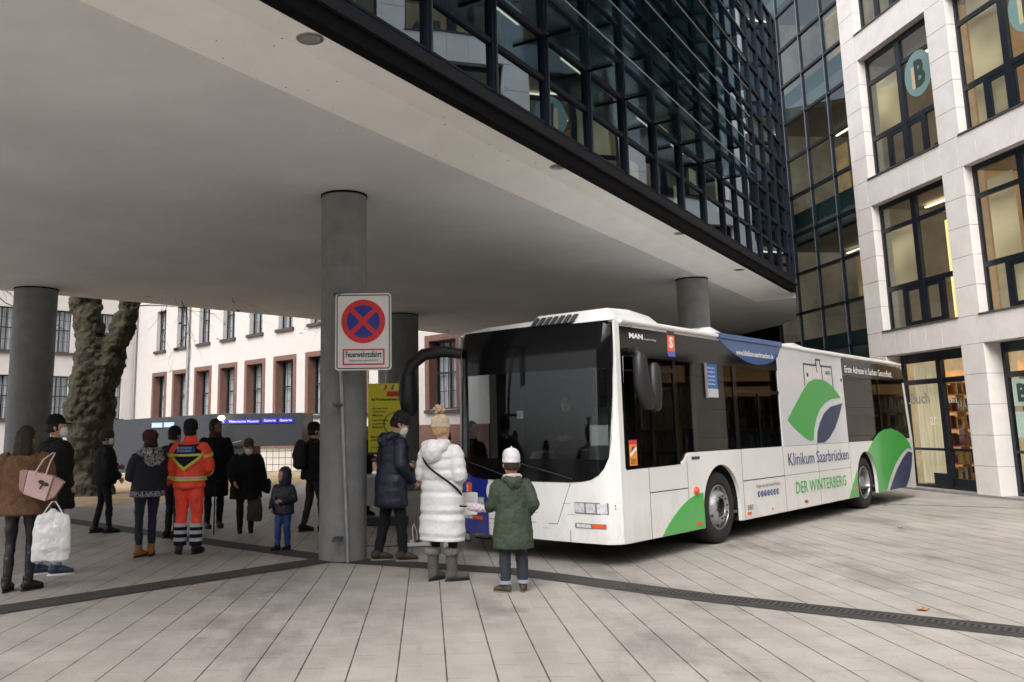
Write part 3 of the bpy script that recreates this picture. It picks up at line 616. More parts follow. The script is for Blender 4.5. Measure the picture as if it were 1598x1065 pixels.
# roof
mb = MB(); sec = [(0.0, 2.80), (.0, 2.87), (.03, 2.91), (.10, 2.925), (.45, 2.96), (1.25, 2.975), (2.05, 2.96), (2.4, 2.925), (2.47, 2.91), (2.5, 2.87), (2.5, 2.80)]
ss = [(.20, 0), (.5, 0), (11.3, -.03), (11.68, -.05), (11.72, -.12)]
vs = [(s, t, z+dz) for s, dz in ss for t, z in sec]; n = len(sec); fs = [(i*n+k, i*n+k+1, (i+1)*n+k+1, (i+1)*n+k) for i in range(len(ss)-1) for k in range(n-1)]
fs += [tuple(range(n)), tuple((len(ss)-1)*n+k for k in range(n))]; fs.append(tuple([i*n for i in range(len(ss))]+[i*n+n-1 for i in reversed(range(len(ss)))]))
mb.add(vs, fs); roof = mb.build('roof', WH, bus, smooth=True)
mb = MB(); mb.tube([(.22, -.012, 2.87), (11.66, -.012, 2.82)], [(.016, .028)]*2, 10); mb.build('roof_rail', WH, bus, smooth=True)
# blue roof graphic edge
mb = MB(); mb.box(2.82, 5.10, -.034, .10, 2.822, 2.905); g_ = mb.build('roof_graphic', BLU, bus, bevel=.012)
def podb(s0, s1, t0, t1, z0, z1, name, slope=.25):
    mb = MB(); vs = []
    pr = [(s0, z0), (s0+slope, z1), (lerp(s0, s1, .5), z1+.02), (s1-slope, z1-.02), (s1, z0)]
    mb.prism(pr, side, t0+.12, t1-.12)
    for a, b in ((t0, t0+.12), (t1, t1-.12)):
        lo = [(s, z0+(z-z0)*.35) for s, z in pr]; v = [side(p[0], p[1], b) for p in pr]+[side(p[0], p[1], a) for p in lo]; m = len(pr)
        mb.add(v, [(i, (i+1) % m, (i+1) % m+m, i+m) for i in range(m)]+[tuple(range(m, 2*m))])
    return mb.build(name, WH, roof, bevel=.02)
ac = podb(.02, 1.3, .02, 1.30, 2.86, 3.03, 'air_conditioner', .14)
podb(2.75, 4.05, .25, 1.6, 2.93, 3.045, 'roof_pod', .5); podb(6.0, 7.3, .25, 1.6, 2.92, 3.005, 'roof_pod', .4)
for q in range(7):
    mb = MB(); t = 1.17-q*.098; mb.prism([(t, 2.88), (t-.045, 2.88), (t-.08, 2.985), (t-.035, 2.985)], lambda a, b, d: (d+(b-2.88)*.75, a, b), -.02, .02); mb.build('vent_slot', GREYD, ac)
# near-side and far-side window band
def band_part(name, poly, mat, t0, t1, par=bus): return MB().prism(poly, side, t0, t1).build(name, mat, par)
for t0, t1, near in ((.0, .03, True), (WD-.03, WD, False)):
    band_part('header_band', [(.19, 2.44), (4.93, 2.44), (4.93, 2.83), (.19, 2.83)], BLKP, t0, t1)
    band_part('header_band', [(7.93, 2.47), (11.82, 2.44), (11.70, 2.80), (7.93, 2.81)], BLKP, t0, t1)
    for a, b in ((.19, .24), (1.46, 1.54), (3.24, 3.36), (9.96, 10.06)):
        band_part('window_post', [(a, 1.27 if a > 1.5 else 1.11), (b, 1.27 if a > 1.5 else 1.11), (b, 2.44), (a, 2.44)], BLKP, t0, t1)
    band_part('window_post', [(11.93, 1.25), (12.05, 1.25), (11.82, 2.44), (11.74, 2.44)], WH, t0, t1)
    if near:
        band_part('side_window', [(.24, 1.10), (1.46, 1.105), (1.46, 2.44), (.24, 2.44)], BG, .012, .018)
        band_part('side_window', [(1.54, 1.13), (1.64, 1.17), (1.72, 1.24), (3.24, 1.26), (3.24, 2.44), (1.54, 2.44)], BG, .012, .018)
        f = band_part('window_frame', [(.86, 1.14), (.92, 1.14), (.92, 2.33), (.86, 2.33)], BLKP, .0, .03); band_part('window_frame', [(.92, 2.27), (1.46, 2.27), (1.46, 2.33), (.92, 2.33)], BLKP, .0, .03)
        band_part('window_frame', [(.92, 1.85), (1.40, 1.85), (1.40, 1.90), (.92, 1.90)], BLKP, .0, .03)
    else:
        band_part('side_window', [(1.54, 1.27), (3.24, 1.27), (3.24, 2.44), (1.54, 2.44)], FG, t0+.01, t0+.016)
    band_part('side_window', [(3.36, 1.26), (4.90, 1.26), (4.90, 2.44), (3.36, 2.44)], BG if near else FG, t0+.012, t0+.018)
    band_part('window_frame', [(3.36, 2.06), (4.90, 2.06), (4.90, 2.11), (3.36, 2.11)], BLKP, t0+.0, t1); band_part('window_frame', [(4.08, 1.27), (4.13, 1.27), (4.13, 2.06), (4.08, 2.06)], BLKP, t0, t1)
    for a, b in ((7.96, 9.96), (10.06, 11.93)):
        tt = 11.93-.0 if b > 11 else b; band_part('side_window', [(a, 1.26), (b, 1.26), (11.80 if b > 11 else b, 2.46), (a, 2.46)], BG, t0+.012, t0+.018)
    band_part('white_panel' if near else 'white_panel', [(4.92, 1.255), (7.95, 1.255), (7.90, 2.815), (4.94, 2.83), (4.90, 2.6)], M('bus_film', (.66, .67, .71), .22, var=.03, coat=.6), t0-.003 if near else t0, t1)
# rear
mb = MB(); mb.prism([(12.05, 1.25), (11.99, .2), (11.93, .2), (11.97, 1.25), (11.68, 2.80), (11.74, 2.80)], side, .03, WD-.03); mb.build('rear_wall', WH, bus)
# graphics on the near side
G = lambda name, poly, mat, off=.004: MB().prism(poly, side, -off, -off+.0035).build(name, mat, bus)
G('green_graphic', [(.97, .265), (2.11, .265), (2.11, .72)]+[(lerp(2.11, .97, i/12), .265+.455*math.cos(PI/2*(i/12)**1.0)**.85 if i < 12 else .265) for i in range(1, 12)], GRN)
G('green_graphic', [(7.72, .265), (8.26, .265), (8.26, .74), (8.05, .55)], GRN)
G('green_graphic', arc(8.83, .49, .575, 78, 0, 10)+[(9.405, .265), (9.93, .265), (10.2, .50), (10.6, .74), (11.1, .94), (11.60, 1.06), (11.88, 1.03), (11.75, 1.16), (11.4, 1.32), (11.0, 1.42), (10.55, 1.475), (10.1, 1.46), (9.75, 1.40), (9.4, 1.28), (9.15, 1.15)], GRN, .008)
G('blue_graphic', [(10.10, .262), (11.25, .262), (11.55, .45), (11.80, .7), (11.93, .95), (11.60, .98), (11.2, .86), (10.75, .66), (10.4, .46)], SLT, .006)
G('blue_graphic', [(2.80, 2.83), (5.10, 2.83), (4.95, 2.66), (4.75, 2.58), (4.45, 2.52), (4.1, 2.50), (3.75, 2.53), (3.4, 2.61), (3.1, 2.71)], BLU, .006)
LOG = [(5.15, 1.66), (5.5, 1.50), (5.85, 1.37), (6.08, 1.315), (6.22, 1.33), (6.28, 1.50), (6.40, 1.67), (6.62, 1.84), (6.9, 1.955), (7.25, 2.03), (7.72, 2.055), (7.45, 2.20), (7.15, 2.31), (6.85, 2.36), (6.5, 2.36), (6.2, 2.30), (6.0, 2.2), (5.75, 2.05), (5.4, 1.83)]
G('clinic_emblem', LOG, M('emblem_green', (.08, .36, .09), .35, var=.03), .008)
G('clinic_emblem', [(6.36, 1.275), (6.42, 1.45), (6.58, 1.62), (6.82, 1.78), (7.15, 1.89), (7.78, 1.96), (7.55, 1.72), (7.3, 1.52), (7.0, 1.36), (6.72, 1.275)], SLT, .008)
def line(name, pts, w, mat, off=.008):
    mb = MB()
    for a, b in zip(pts, pts[1:]):
        d = Vector((b[0]-a[0], b[1]-a[1])).normalized(); p = Vector((-d.y, d.x))*w/2; e = d*w*.3
        q = [(a[0]-e.x+p.x, a[1]-e.y+p.y), (b[0]+e.x+p.x, b[1]+e.y+p.y), (b[0]+e.x-p.x, b[1]+e.y-p.y), (a[0]-e.x-p.x, a[1]-e.y-p.y)]
        mb.prism(q, side, -off, -off+.003)
    return mb.build(name, mat, bus)
line('tower_outline', [(6.02, 2.24), (6.02, 2.60), (6.60, 2.60), (6.60, 2.70), (6.82, 2.70)], .028, SLT); line('tower_outline', [(6.62, 2.64), (6.64, 2.48)], .02, SLT)
line('tower_outline', [(6.80, 2.66), (6.82, 2.60), (7.36, 2.60), (7.38, 2.22)], .028, SLT); line('tower_outline', [(6.86, 2.60), (6.88, 2.33)], .02, SLT)
text('lettering', 'xxx', SLT, bus, (7.02, -.008, 2.46), (1, 0, 0), (0, 0, 1), .28, .06)
for s_, z_ in ((6.18, 2.42), (7.82, 2.38)): G('sensor_dot', [(s_-.03, z_-.03), (s_+.03, z_-.03), (s_+.03, z_+.03), (s_-.03, z_+.03)], BLKP, .009)
X3, Z3 = (1, 0, 0), (0, 0, 1)
def T(body, s, z, w, h, mat, bold=.02, off=.006, name='lettering'): return text(name, body, mat, bus, (s, -off, z), X3, Z3, w, h, bold)
T('Klinikum Saarbrücken', 5.06, .945, 2.80, .20, TXB, .0); T('DER WINTERBERG', 5.28, .50, 2.34, .185, TXG, .0)
T('www.klinikum-saarbruecken.de', 3.40, 2.615, 1.36, .085, TXW, .02, .009); T('Erste Adresse in Sachen Gesundheit.', 8.06, 2.53, 2.92, .135, TXW, .02)
T('MAN', .40, 2.665, .33, .065, TXW, .06); T("Lion's City", .76, 2.655, .30, .035, TXW, .0); T('583', 3.44, .385, .19, .075, SEAM, .0); T('Folge uns auf Social Media', 3.78, .665, .88, .062, SEAM, .0)
for q, ch in enumerate('fYTXi▶M'.replace('▶', 'o')):
    cx_ = 3.87+q*.115; G('social_badge', arc(cx_, .585, .046, 0, 342, 19), TXB, .005); T(ch, cx_-.015, .56, .03, .05, TXW, .03, .007)
for s_, z_, w_, h_ in ((1.90, .31, .10, .05), (3.43, .325, .12, .035), (5.62, .335, .12, .04), (8.12, .38, .09, .05), (4.30, .33, .03, .03)): MB().box(s_, s_+w_, -.014, .0, z_, z_+h_).build('reflector', ORG if s_ != 5.62 else M('red_lens', (.4, .03, .02), .3, var=.1), bus, bevel=.004)
mb = MB(); mb.ell((1.90, -.015, .755), (.055, .03, .055)); mb.build('side_indicator', ORG, bus, smooth=True)
MB().box(1.84, 2.06, -.004, 0, 1.155, 1.195).build('badge_strip', GREYD, bus)
for a, b, c_, d_ in ((.72, .26, .728, 1.1), (1.70, .26, 1.706, 1.16), (3.355, .26, 3.362, 1.25), (4.875, .26, 4.882, 1.25), (6.36, .26, 6.364, 1.25), (7.94, .26, 7.946, 1.25)): MB().box(a, c_, -.0015, 0, b, d_).build('panel_joint', SEAM, bus)
for a, c_, z_, w_ in ((.73, 1.70, .795, .012), (3.36, 4.875, .795, .014), (4.88, 7.94, .80, .005)): MB().box(a, c_, -.0018, 0, z_, z_+w_).build('panel_joint', SEAM, bus)
for s_ in (6.42,): MB().box(s_, s_+.006, -.0045, 0, 1.26, 2.81).build('panel_joint', M('seam_light', (.3, .3, .32), .6, var=0), bus)
# stickers and notices
def sticker(s0, z0, w, h, mats_, par=bus, t=-.004):
    o = MB().box(s0, s0+w, t, t+.003, z0, z0+h).build('sticker', mats_, par); return o
o = sticker(1.36, 2.52, .19, .30, M('sticker_orange', (.85, .15, .05), .5, var=.05)); text('lettering', 'S', TXW, o, (1.39, -.005, 2.60), X3, Z3, .12, .15, .05)
MB().box(1.36, 1.55, -.0065, -.004, 2.77, 2.82).build('stripe', SEAM, o); MB().box(1.36, 1.55, -.0065, -.004, 2.49, 2.56).build('stripe', M('stripe_blue', (.1, .15, .5), .5), o)
o = sticker(.29, 1.14, .17, .30, M('sticker_amber', (.85, .30, .04), .5, var=.1)); MB().box(.29, .46, -.0065, -.004, 1.39, 1.44).build('stripe', M('stripe_red', (.6, .03, .06), .5), o)
MB().prism([(.30, 1.24), (.45, 1.32), (.45, 1.36), (.30, 1.28)], side, -.0066, -.004).build('stripe', TXW, o); MB().prism([(.31, 1.30), (.36, 1.36), (.42, 1.37), (.36, 1.32)], side, -.0068, -.004).build('stripe', SEAM, o)
text('lettering', 'ANGLES', SEAM, o, (.31, -.005, 1.19), X3, Z3, .12, .03); text('lettering', 'MORTS', SEAM, o, (.31, -.005, 1.155), X3, Z3, .12, .03)
o = sticker(2.42, 1.98, .32, .46, M('poster_blue', (.03, .12, .38), .5, var=.15, scale=20)); MB().box(2.42, 2.74, -.0065, -.004, 1.98, 2.10).build('stripe', M('poster_white', (.5, .52, .55), .5, var=.1, scale=30), o)
for q in range(5): text('lettering', ('Mobiles Impfen', 'Impfbus', 'Haltestelle', 'ohne Termin', 'Klinikum')[q], TXW, o, (2.45, -.005, 2.37-q*.055), X3, Z3, .22, .03)
MB().box(2.365, 2.40, -.02, .0, 1.97, 2.45).build('poster_rail', M('alu', (.5, .5, .5), .35, metal=.8), bus)
# ---- front
def fs_(t):
    q = abs(t-1.25)/1.25; e = max(0, (q-.84)/.16)
    return -.10+.07*q*q+.20*(1-math.sqrt(max(0, 1-e*e)))*1.15
def FP(t, z, off=0):
    s = fs_(t)+max(0, z-.95)*.035+(max(0, z-2.5)**2)*.35
    d = (fs_(min(t+.01, 2.5))-fs_(max(t-.01, 0)))/.02; n = Vector((-1, d, 0)).normalized()
    p = Vector((s, t, z))+n*off; return (p.x, p.y, p.z)
TS = [0, .006, .02, .04, .065, .10, .15, .22, .32, .45, .60, .75, .95, 1.25]; TS = TS+[2.5-x for x in reversed(TS[:-1])]
def zb(t):
    u_ = min(t, 2.5-t); 
    pts = [(0, 2.9), (.045, 2.88), (.055, 2.2), (.07, 1.5), (.10, 1.25), (.15, 1.12), (.22, 1.04), (.32, .985), (.45, .96), (.6, .95), (1.25, .945)]
    for a, b in zip(pts, pts[1:]):
        if a[0] <= u_ <= b[0]: return lerp(a[1], b[1], (u_-a[0])/(b[0]-a[0]))
    return .945
def patch(name, mat, ts, zlo, zhi, nz, off=0, thick=.012, par=bus, smooth=True):
    mb = MB(); vs = []; n = nz+1
    for o in (off, off-thick):
        for t in ts:
            a, b = zlo(t) if callable(zlo) else zlo, zhi(t) if callable(zhi) else zhi
            for k in range(n): vs.append(FP(t, lerp(a, b, k/nz), o))
    m = len(ts)*n; fs = []
    for i in range(len(ts)-1):
        for k in range(nz):
            q = (i*n+k, (i+1)*n+k, (i+1)*n+k+1, i*n+k+1); fs += [q, tuple(x+m for x in reversed(q))]
    for i in range(len(ts)-1): fs += [(i*n, i*n+m, (i+1)*n+m, (i+1)*n), (i*n+nz, (i+1)*n+nz, (i+1)*n+nz+m, i*n+nz+m)]
    for k in range(nz): e = (len(ts)-1)*n; fs += [(k, k+1, k+1+m, k+m), (e+k, e+k+m, e+k+1+m, e+k+1)]
    mb.add(vs, fs); return mb.build(name, mat, par, smooth=smooth)
def rng(a, b): return sorted(set([a, b]+[x for x in TS if a < x < b]))
patch('front_panel', WH, rng(0, 1.88), .26, zb, 6); patch('front_panel', BLU2, rng(1.88, 2.5), .26, zb, 6, .001)
dm = [.05, .06]+rng(.07, 2.43)+[2.44, 2.45]
patch('destination_panel', BLKP, dm, 2.30, 2.885, 6, .006)
gl_ = lambda z0: (lambda t: max(z0, zb(t)))
patch('windscreen', WS, rng(.075, 2.425), gl_(1.22), 2.30, 6, .004, .006); patch('windscreen_base', BLKP, rng(.072, 2.428), zb, lambda t: max(1.22, zb(t)+.001), 2, .006)
patch('windscreen_edge', BLKP, [.052, .10], lambda t: max(1.3, zb(t)), 2.31, 4, .007); patch('windscreen_edge', BLKP, [2.40, 2.448], lambda t: max(1.3, zb(t)), 2.31, 4, .007)
mb = MB(); mb.box(.10, .5, .05, 2.45, 2.84, 2.905); mb.build('front_cap', WH, roof, bevel=.02)
# corner returns between the front and the sides
for t0 in (0, WD-.03): MB().box(.09, .20, t0+.001, t0+.029, .262, 2.86).build('corner_pillar', WH, bus)
# lights
lm = M('lamp_glass', (.78, .80, .83), .12, metal=.35, var=.35, scale=28); hm = M('lamp_housing', (.12, .12, .13), .4)
for t0, t1 in ((.12, .55), (1.95, 2.38)):
    hl = patch('headlight', hm, [t0, lerp(t0, t1, .33), lerp(t0, t1, .66), t1], .595, .725, 2, .006)
    for q in range(3): a = lerp(t0, t1, q/3)+.012; patch('lamp_lens', lm, [a, lerp(a, a+.125, .5), a+.125], .605, .715, 2, .010, .006, hl)
    fl = patch('fog_light', hm, [t0+.03, (t0+t1)/2, t1], .43, .485, 2, .006); patch('lamp_lens', lm, [t0+.22, t1-.02], .437, .478, 1, .010, .006, fl); patch('lamp_lens', ORG, [t0+.04, t0+.20], .437, .478, 1, .010, .006, fl)
for t0, t1, z0, z1 in ((.56, 1.88, .575, .579), (.62, 1.88, .70, .704), (.80, 1.88, .455, .461), (.0, 1.88, .40, .403)): patch('panel_joint', SEAM, [t0, (t0+t1)/2, t1], z0, z1, 1, .0022, .002)
for a, b in (((.60, .94), (.80, .455)), ((.62, .40), (.62, .262)), ((2.2, .93), (1.95, .40))):
    P = [(lerp(a[0], b[0], i/8), lerp(a[1], b[1], i/8)) for i in range(9)]; mb = MB(); mb.tube([FP(t, z, .001) for t, z in P], .003, 6); mb.build('panel_joint', SEAM, bus)
for q in range(2): MB().ell(FP(.06, .66+q*.035, .0), .008, 8, 6).build('sensor_dot', BLKP, bus)
pl = patch('number_plate', TXW, [1.22, 1.50, 1.76], .315, .425, 1, .012, .008)
xn = Vector((0, -1, 0)); text('lettering', 'SB·VS 583', SEAM, pl, FP(1.745, .33, .013), xn, Z3, .50, .08, .02)
o = patch('sticker', M('sticker_orange', (.85, .15, .05), .5, var=.05), [2.18, 2.28], .74, .90, 1, .006, .004); text('lettering', 'S', TXW, o, Vector(FP(2.265, .785, .008)), (.10, -.99, 0), Z3, .06, .09, .05)
mb = MB(); c0 = FP(2.44, .83, .004); mb.lathe([(.075, 0), (.075, .004), (.06, .004), (.06, 0)], lambda x, y, d: (c0[0]-d+x*.35, c0[1]+x, c0[2]+y), 24, True); mb.build('disc_sign', M('disc_cyan', (.08, .45, .7), .5), bus)
mb = MB(); c0 = FP(1.84, .80, .004); mb.lathe([(0.001, .003), (.11, .003), (.11, 0)], lambda x, y, d: (c0[0]-d, c0[1]+x*.6, c0[2]+y), 24); mb.build('disc_sign', TXW, bus)
# wipers
for t0, t1 in ((.55, 1.5), (1.5, 2.35)):
    mb = MB(); mb.tube([FP(t0, .99, .03), FP(lerp(t0, t1, .5), 1.10, .035), FP(t1, 1.20, .03)], .012, 8); mb.build('wiper', RUB, bus, smooth=True)
# mirrors
def mirror(pts, rr, hous, hr_):
    mb = MB(); mb.tube(pts, rr, 12); a = mb.build('mirror_arm', PLB, bus, smooth=True)
    mb = MB(); mb.tube(hous, hr_, 16); mb.build('mirror', PLB, a, smooth=True)
mirror([(.05, 2.42, 2.62), (-.12, 2.60, 2.66), (-.28, 2.82, 2.62), (-.38, 2.98, 2.48), (-.42, 3.04, 2.30), (-.42, 3.05, 2.1)], [.07, .08, .085, .085, .085, .07],
       [(-.36, 3.0, 2.42), (-.38, 3.03, 2.32), (-.38, 3.04, 2.1), (-.36, 3.03, 1.86), (-.35, 3.02, 1.78)], [.06, (.12, .10), (.15, .12), (.13, .10), .05])
mirror([(.42, .0, 2.50), (.40, -.10, 2.50), (.36, -.15, 2.44), (.35, -.16, 2.2)], [.05, .05, .05, .045],
       [(.36, -.16, 2.47), (.36, -.16, 2.40), (.38, -.17, 2.1), (.46, -.18, 1.9), (.48, -.18, 1.80)], [.05, (.10, .08), (.125, .09), (.13, .09), .06])
mb = MB(); mb.tube([(.62, -.20, 2.36), (.62, -.20, 2.30), (.62, -.20, 2.0), (.60, -.2, 1.82), (.58, -.2, 1.78)], [.04, (.09, .07), (.105, .08), (.10, .07), .04], 14); mb.build('mirror', PLB, bus, smooth=True)
# wheels
STL = M('rim_steel', (.42, .42, .43), .35, metal=.75, var=.25, scale=12); TYR = M('tyre_rubber', (.014, .014, .015), .8, var=.3, scale=30, bump=.4, bscale=40); HUBM = M('hub_dark', (.03, .03, .03), .5)
def wheel(cx, near, rear):
    t0, sg = (.06, 1) if near else (WD-.06, -1)
    w = bpy.data.objects.new('wheel', None); COL.objects.link(w); w.parent = bus; w.location = (cx, t0, .485); w.empty_display_size = .2
    fn = lambda x, y, d: (x, d*sg, y)
    MB().lathe([(.30, .02), (.32, .0), (.36, -.012), (.43, -.008), (.465, .01), (.482, .05), (.485, .15), (.482, .25), (.465, .29), (.30, .29)], fn, 44, True).build('tyre', TYR, w, smooth=True)
    if rear: pr = [(.302, .005), (.290, -.002), (.283, .012), (.278, .08), (.26, .15), (.20, .17), (.16, .17), (.13, .13), (.11, .04), (.09, .03), (.001, .03)]
    else: pr = [(.302, .005), (.290, -.002), (.283, .012), (.276, .05), (.262, .06), (.235, .035), (.205, -.02), (.185, -.035), (.155, -.038), (.125, -.03), (.118, .0)]
    rim = MB().lathe(pr, fn, 44).build('rim', STL, w, smooth=True)
    if not rear:
        MB().lathe([(.118, -.02), (.118, .03), (.001, .03)], fn, 24).build('hub', HUBM, w)
        mb = MB()
        for q in range(10):
            a = 2*PI*q/10+.15; mb = MB(); c = Vector((.152*math.cos(a), 0, .152*math.sin(a))); mb.tube([(c.x, -.036*sg, c.z), (c.x, -.055*sg, c.z)], .014, 6); mb.build('wheel_nut', HUBM, w)
        for q in range(8):
            a = 2*PI*q/8; mb = MB(); c = (.248*math.cos(a), .248*math.sin(a)); mb.lathe([(.026, .0), (.026, .004), (.001, .004)], lambda x, y, d: (c[0]+x, (.035-d)*sg, c[1]+y), 14); mb.build('hand_hole', HUBM, w)
    else:
        for q in range(8):
            a = 2*PI*q/8; mb = MB(); c = (.19*math.cos(a), .19*math.sin(a)); mb.tube([(c[0], .17*sg, c[1]), (c[0], .15*sg, c[1])], .014, 6); mb.build('wheel_nut', HUBM, w)
for cx, rr in ((WX[0], False), (WX[1], True)): wheel(cx, True, rr); wheel(cx, False, rr)
mb = MB(); mb.box(3.28, 3.34, .1, .5, .25, .8); mb.build('mud_flap', RUB, bus)
# interior
INF = M('bus_floor', (.06, .06, .065), .7); SEA = M('seat_blue', (.02, .03, .10), .8, var=.3, scale=40); CRM = M('bus_lining', (.35, .35, .33), .7)
MB().box(.25, 11.85, .06, 2.44, .37, .40).build('floor', INF, bus); MB().box(.3, 11.6, .08, 2.42, 2.76, 2.79).build('ceiling', CRM, bus)
for t0, t1 in ((.052, .065), (WD-.065, WD-.052)):
    for a, b, z in ((1.8, 3.29, 1.08), (3.29, 8.22, .42), (8.22, 9.44, 1.08), (9.44, 11.9, .42)): MB().box(a, b, t0, t1, z, 1.22).build('wall_lining', CRM, bus)
MB().box(.12, .34, .12, 2.38, .5, 1.12).build('dashboard', PLB, bus, bevel=.04)
def seat(s, t, z, m=SEA, w=.44):
    o = bpy.data.objects.new('seat', None); COL.objects.link(o); o.parent = bus; o.location = (s, t, z)
    MB().box(-.2, .2, -w/2, w/2, .36, .46).build('cushion', m, o, bevel=.03)
    mb = MB(); mb.prism([(.17, .42), (.24, .42), (.34, 1.12), (.27, 1.14)], side, -w/2, w/2); mb.build('backrest', m, o, bevel=.02)
seat(1.0, .62, .40, BLKP, .5)
for s_ in (4.0, 4.9, 5.8, 6.7, 7.6, 9.3, 10.2, 11.1):
    for t_ in (.35, .82, 1.7, 2.15): seat(s_, t_, .40 if s_ < 8 else .62)
YLW = M('pole_yellow', (.5, .33, .04), .4)
for s_, t_ in ((1.7, 1.05), (3.3, .9), (3.3, 1.65), (5.3, 1.05), (7.1, 1.05), (9.0, 1.1), (2.3, 1.7), (10.7, .9)):
    mb = MB(); mb.tube([(s_, t_, .4), (s_, t_, 2.76)], .017, 8); mb.build('grab_pole', YLW, bus)
for t_ in (.6, 1.9): mb = MB(); mb.tube([(1.6, t_, 2.5), (11.0, t_, 2.5)], .015, 8); mb.build('grab_rail', YLW, bus)
pap = M('paper_white', (.6, .62, .62), .7, var=.05)
MB().box(1.5, 1.53, .95, 1.35, 1.0, 1.75).build('notice_board', M('board_pale', (.32, .38, .38), .6), bus); MB().box(2.6, 2.63, 1.5, 1.95, .95, 1.9).build('notice_board', M('board_pale', (.32, .38, .38), .6), bus)
MB().box(.115, .12, .12, .42, 1.38, 1.62).build('paper_notice', pap, bus); MB().box(.10, .105, 1.42, 1.52, 1.72, 1.82).build('paper_notice', pap, bus)
for s_ in (3.4, 6.2, 9.2): MB().box(s_, s_+.5, 1.1, 1.4, 2.745, 2.76).build('ceiling_lamp', emis('bus_lamp', (1, .9, .75), 3), bus)
c_, s_ = math.cos(BUSYAW), math.sin(BUSYAW)
def busw(s, t): return 1.9986+s*c_-t*s_, 10.0955+s*s_+t*c_
x_, y_ = busw(1.55, 1.75); make_person('masked dark-haired person standing inside the bus behind the windscreen', x_, y_, 200, 1.66, fab('grey_cardigan', (.05, .05, .055)), BLK2, BLK2, arms=('front', 'front'), hair=HAIRD, hairlen=.1, mask=True, hem=.85, voxel=.015, z0=.4)
# ------------------------------------------------------------------ ground
def ground_mat():
    m = bpy.data.materials.new('paving'); m.use_nodes = True; t = m.node_tree; b = t.nodes['Principled BSDF']; b.inputs['Specular IOR Level'].default_value = .4
    N = t.nodes.new; Lk = t.links.new
    tc = N('ShaderNodeTexCoord'); mp = N('ShaderNodeMapping'); mp.inputs['Rotation'].default_value = (0, 0, -.0187); mp.inputs['Location'].default_value = (-.109+.165, 0, 0)
    Lk(tc.outputs['Object'], mp.inputs[0]); sx = N('ShaderNodeSeparateXYZ'); Lk(mp.outputs[0], sx.inputs[0])
    def math_(op, a, b_=None, clamp=False):
        n = N('ShaderNodeMath'); n.operation = op; n.use_clamp = clamp
        for i, v in enumerate((a, b_)):
            if v is None: continue
            if isinstance(v, (int, float)): n.inputs[i].default_value = v
            else: Lk(v, n.inputs[i])
        return n.outputs[0]
    def noise_(sc, det=4, vec=None, rough=.6):
        n = N('ShaderNodeTexNoise'); n.inputs['Scale'].default_value = sc; n.inputs['Detail'].default_value = det; n.inputs['Roughness'].default_value = rough; Lk(vec or tc.outputs['Object'], n.inputs['Vector']); return n.outputs[0]
    def rng_(v, a, b_, c, d):
        n = N('ShaderNodeMapRange'); Lk(v, n.inputs[0])
        for i, q in enumerate((a, b_, c, d)): n.inputs[i+1].default_value = q
        return n.outputs[0]
    W_ = .33; LNG = .62
    u_ = math_('DIVIDE', sx.outputs[0], W_); row = math_('FLOOR', u_); fr = math_('FRACT', u_)
    d = math_('ABSOLUTE', math_('SUBTRACT', fr, .5)); wob = rng_(noise_(3, 2), .3, .7, -.006, .006)
    j1 = math_('LESS_THAN', math_('ADD', d, wob), .016*1.0)
    rh = math_('FRACT', math_('MULTIPLY', math_('SINE', math_('MULTIPLY', row, 12.9898)), 43758.5))
    v_ = math_('ADD', math_('DIVIDE', sx.outputs[1], LNG), math_('MULTIPLY', math_('MODULO', row, 2.0), .5)); fv = math_('FRACT', v_)
    j2 = math_('LESS_THAN', math_('ABSOLUTE', math_('SUBTRACT', fv, .5)), .006)
    cell = math_('FRACT', math_('MULTIPLY', math_('SINE', math_('ADD', math_('MULTIPLY', row, 12.9898), math_('MULTIPLY', math_('FLOOR', v_), 78.233))), 43758.5))
    val = math_('MULTIPLY', rng_(noise_(.35, 6), .32, .68, .82, 1.12), rng_(noise_(2.2, 6), .3, .7, .88, 1.10))
    val = math_('MULTIPLY', val, rng_(noise_(60, 3), .3, .7, .90, 1.10)); val = math_('MULTIPLY', val, rng_(cell, 0, 1, .96, 1.04))
    mp2 = N('ShaderNodeMapping'); mp2.inputs['Scale'].default_value = (1.6, .7, 1); Lk(tc.outputs['Object'], mp2.inputs[0])
    stain = rng_(noise_(.5, 8, mp2.outputs[0], .7), .52, .60, 1.0, .74); val = math_('MULTIPLY', val, stain)
    sp = N('ShaderNodeTexVoronoi'); sp.inputs['Scale'].default_value = 1.9; Lk(tc.outputs['Object'], sp.inputs['Vector']); gum = rng_(sp.outputs['Distance'], .020, .032, .62, 1.0); val = math_('MULTIPLY', val, gum)
    val = math_('MULTIPLY', val, math_('SUBTRACT', 1.0, math_('MULTIPLY', j2, .35)))
    val = math_('MULTIPLY', val, math_('SUBTRACT', 1.0, math_('MULTIPLY', j1, .80)))
    sc = N('ShaderNodeVectorMath'); sc.operation = 'SCALE'; sc.inputs[0].default_value = (.350, .326, .298); Lk(val, sc.inputs['Scale']); Lk(sc.outputs[0], b.inputs['Base Color'])
    Lk(rng_(noise_(.5, 8, mp2.outputs[0], .7), .50, .62, .62, .45), b.inputs['Roughness'])
    bp = N('ShaderNodeBump'); bp.inputs['Strength'].default_value = .5; bp.inputs['Distance'].default_value = .004
    Lk(math_('SUBTRACT', noise_(45, 3), math_('MULTIPLY', j1, 3.0)), bp.inputs['Height']); Lk(bp.outputs[0], b.inputs['Normal']); return m
g = MB(); g.add([(-300, -300, 0), (300, -300, 0), (300, 300, 0), (-300, 300, 0)], [(0, 1, 2, 3)]); tag(g.build('paving', ground_mat()), 'grey slab paving of the forecourt', kind='structure')
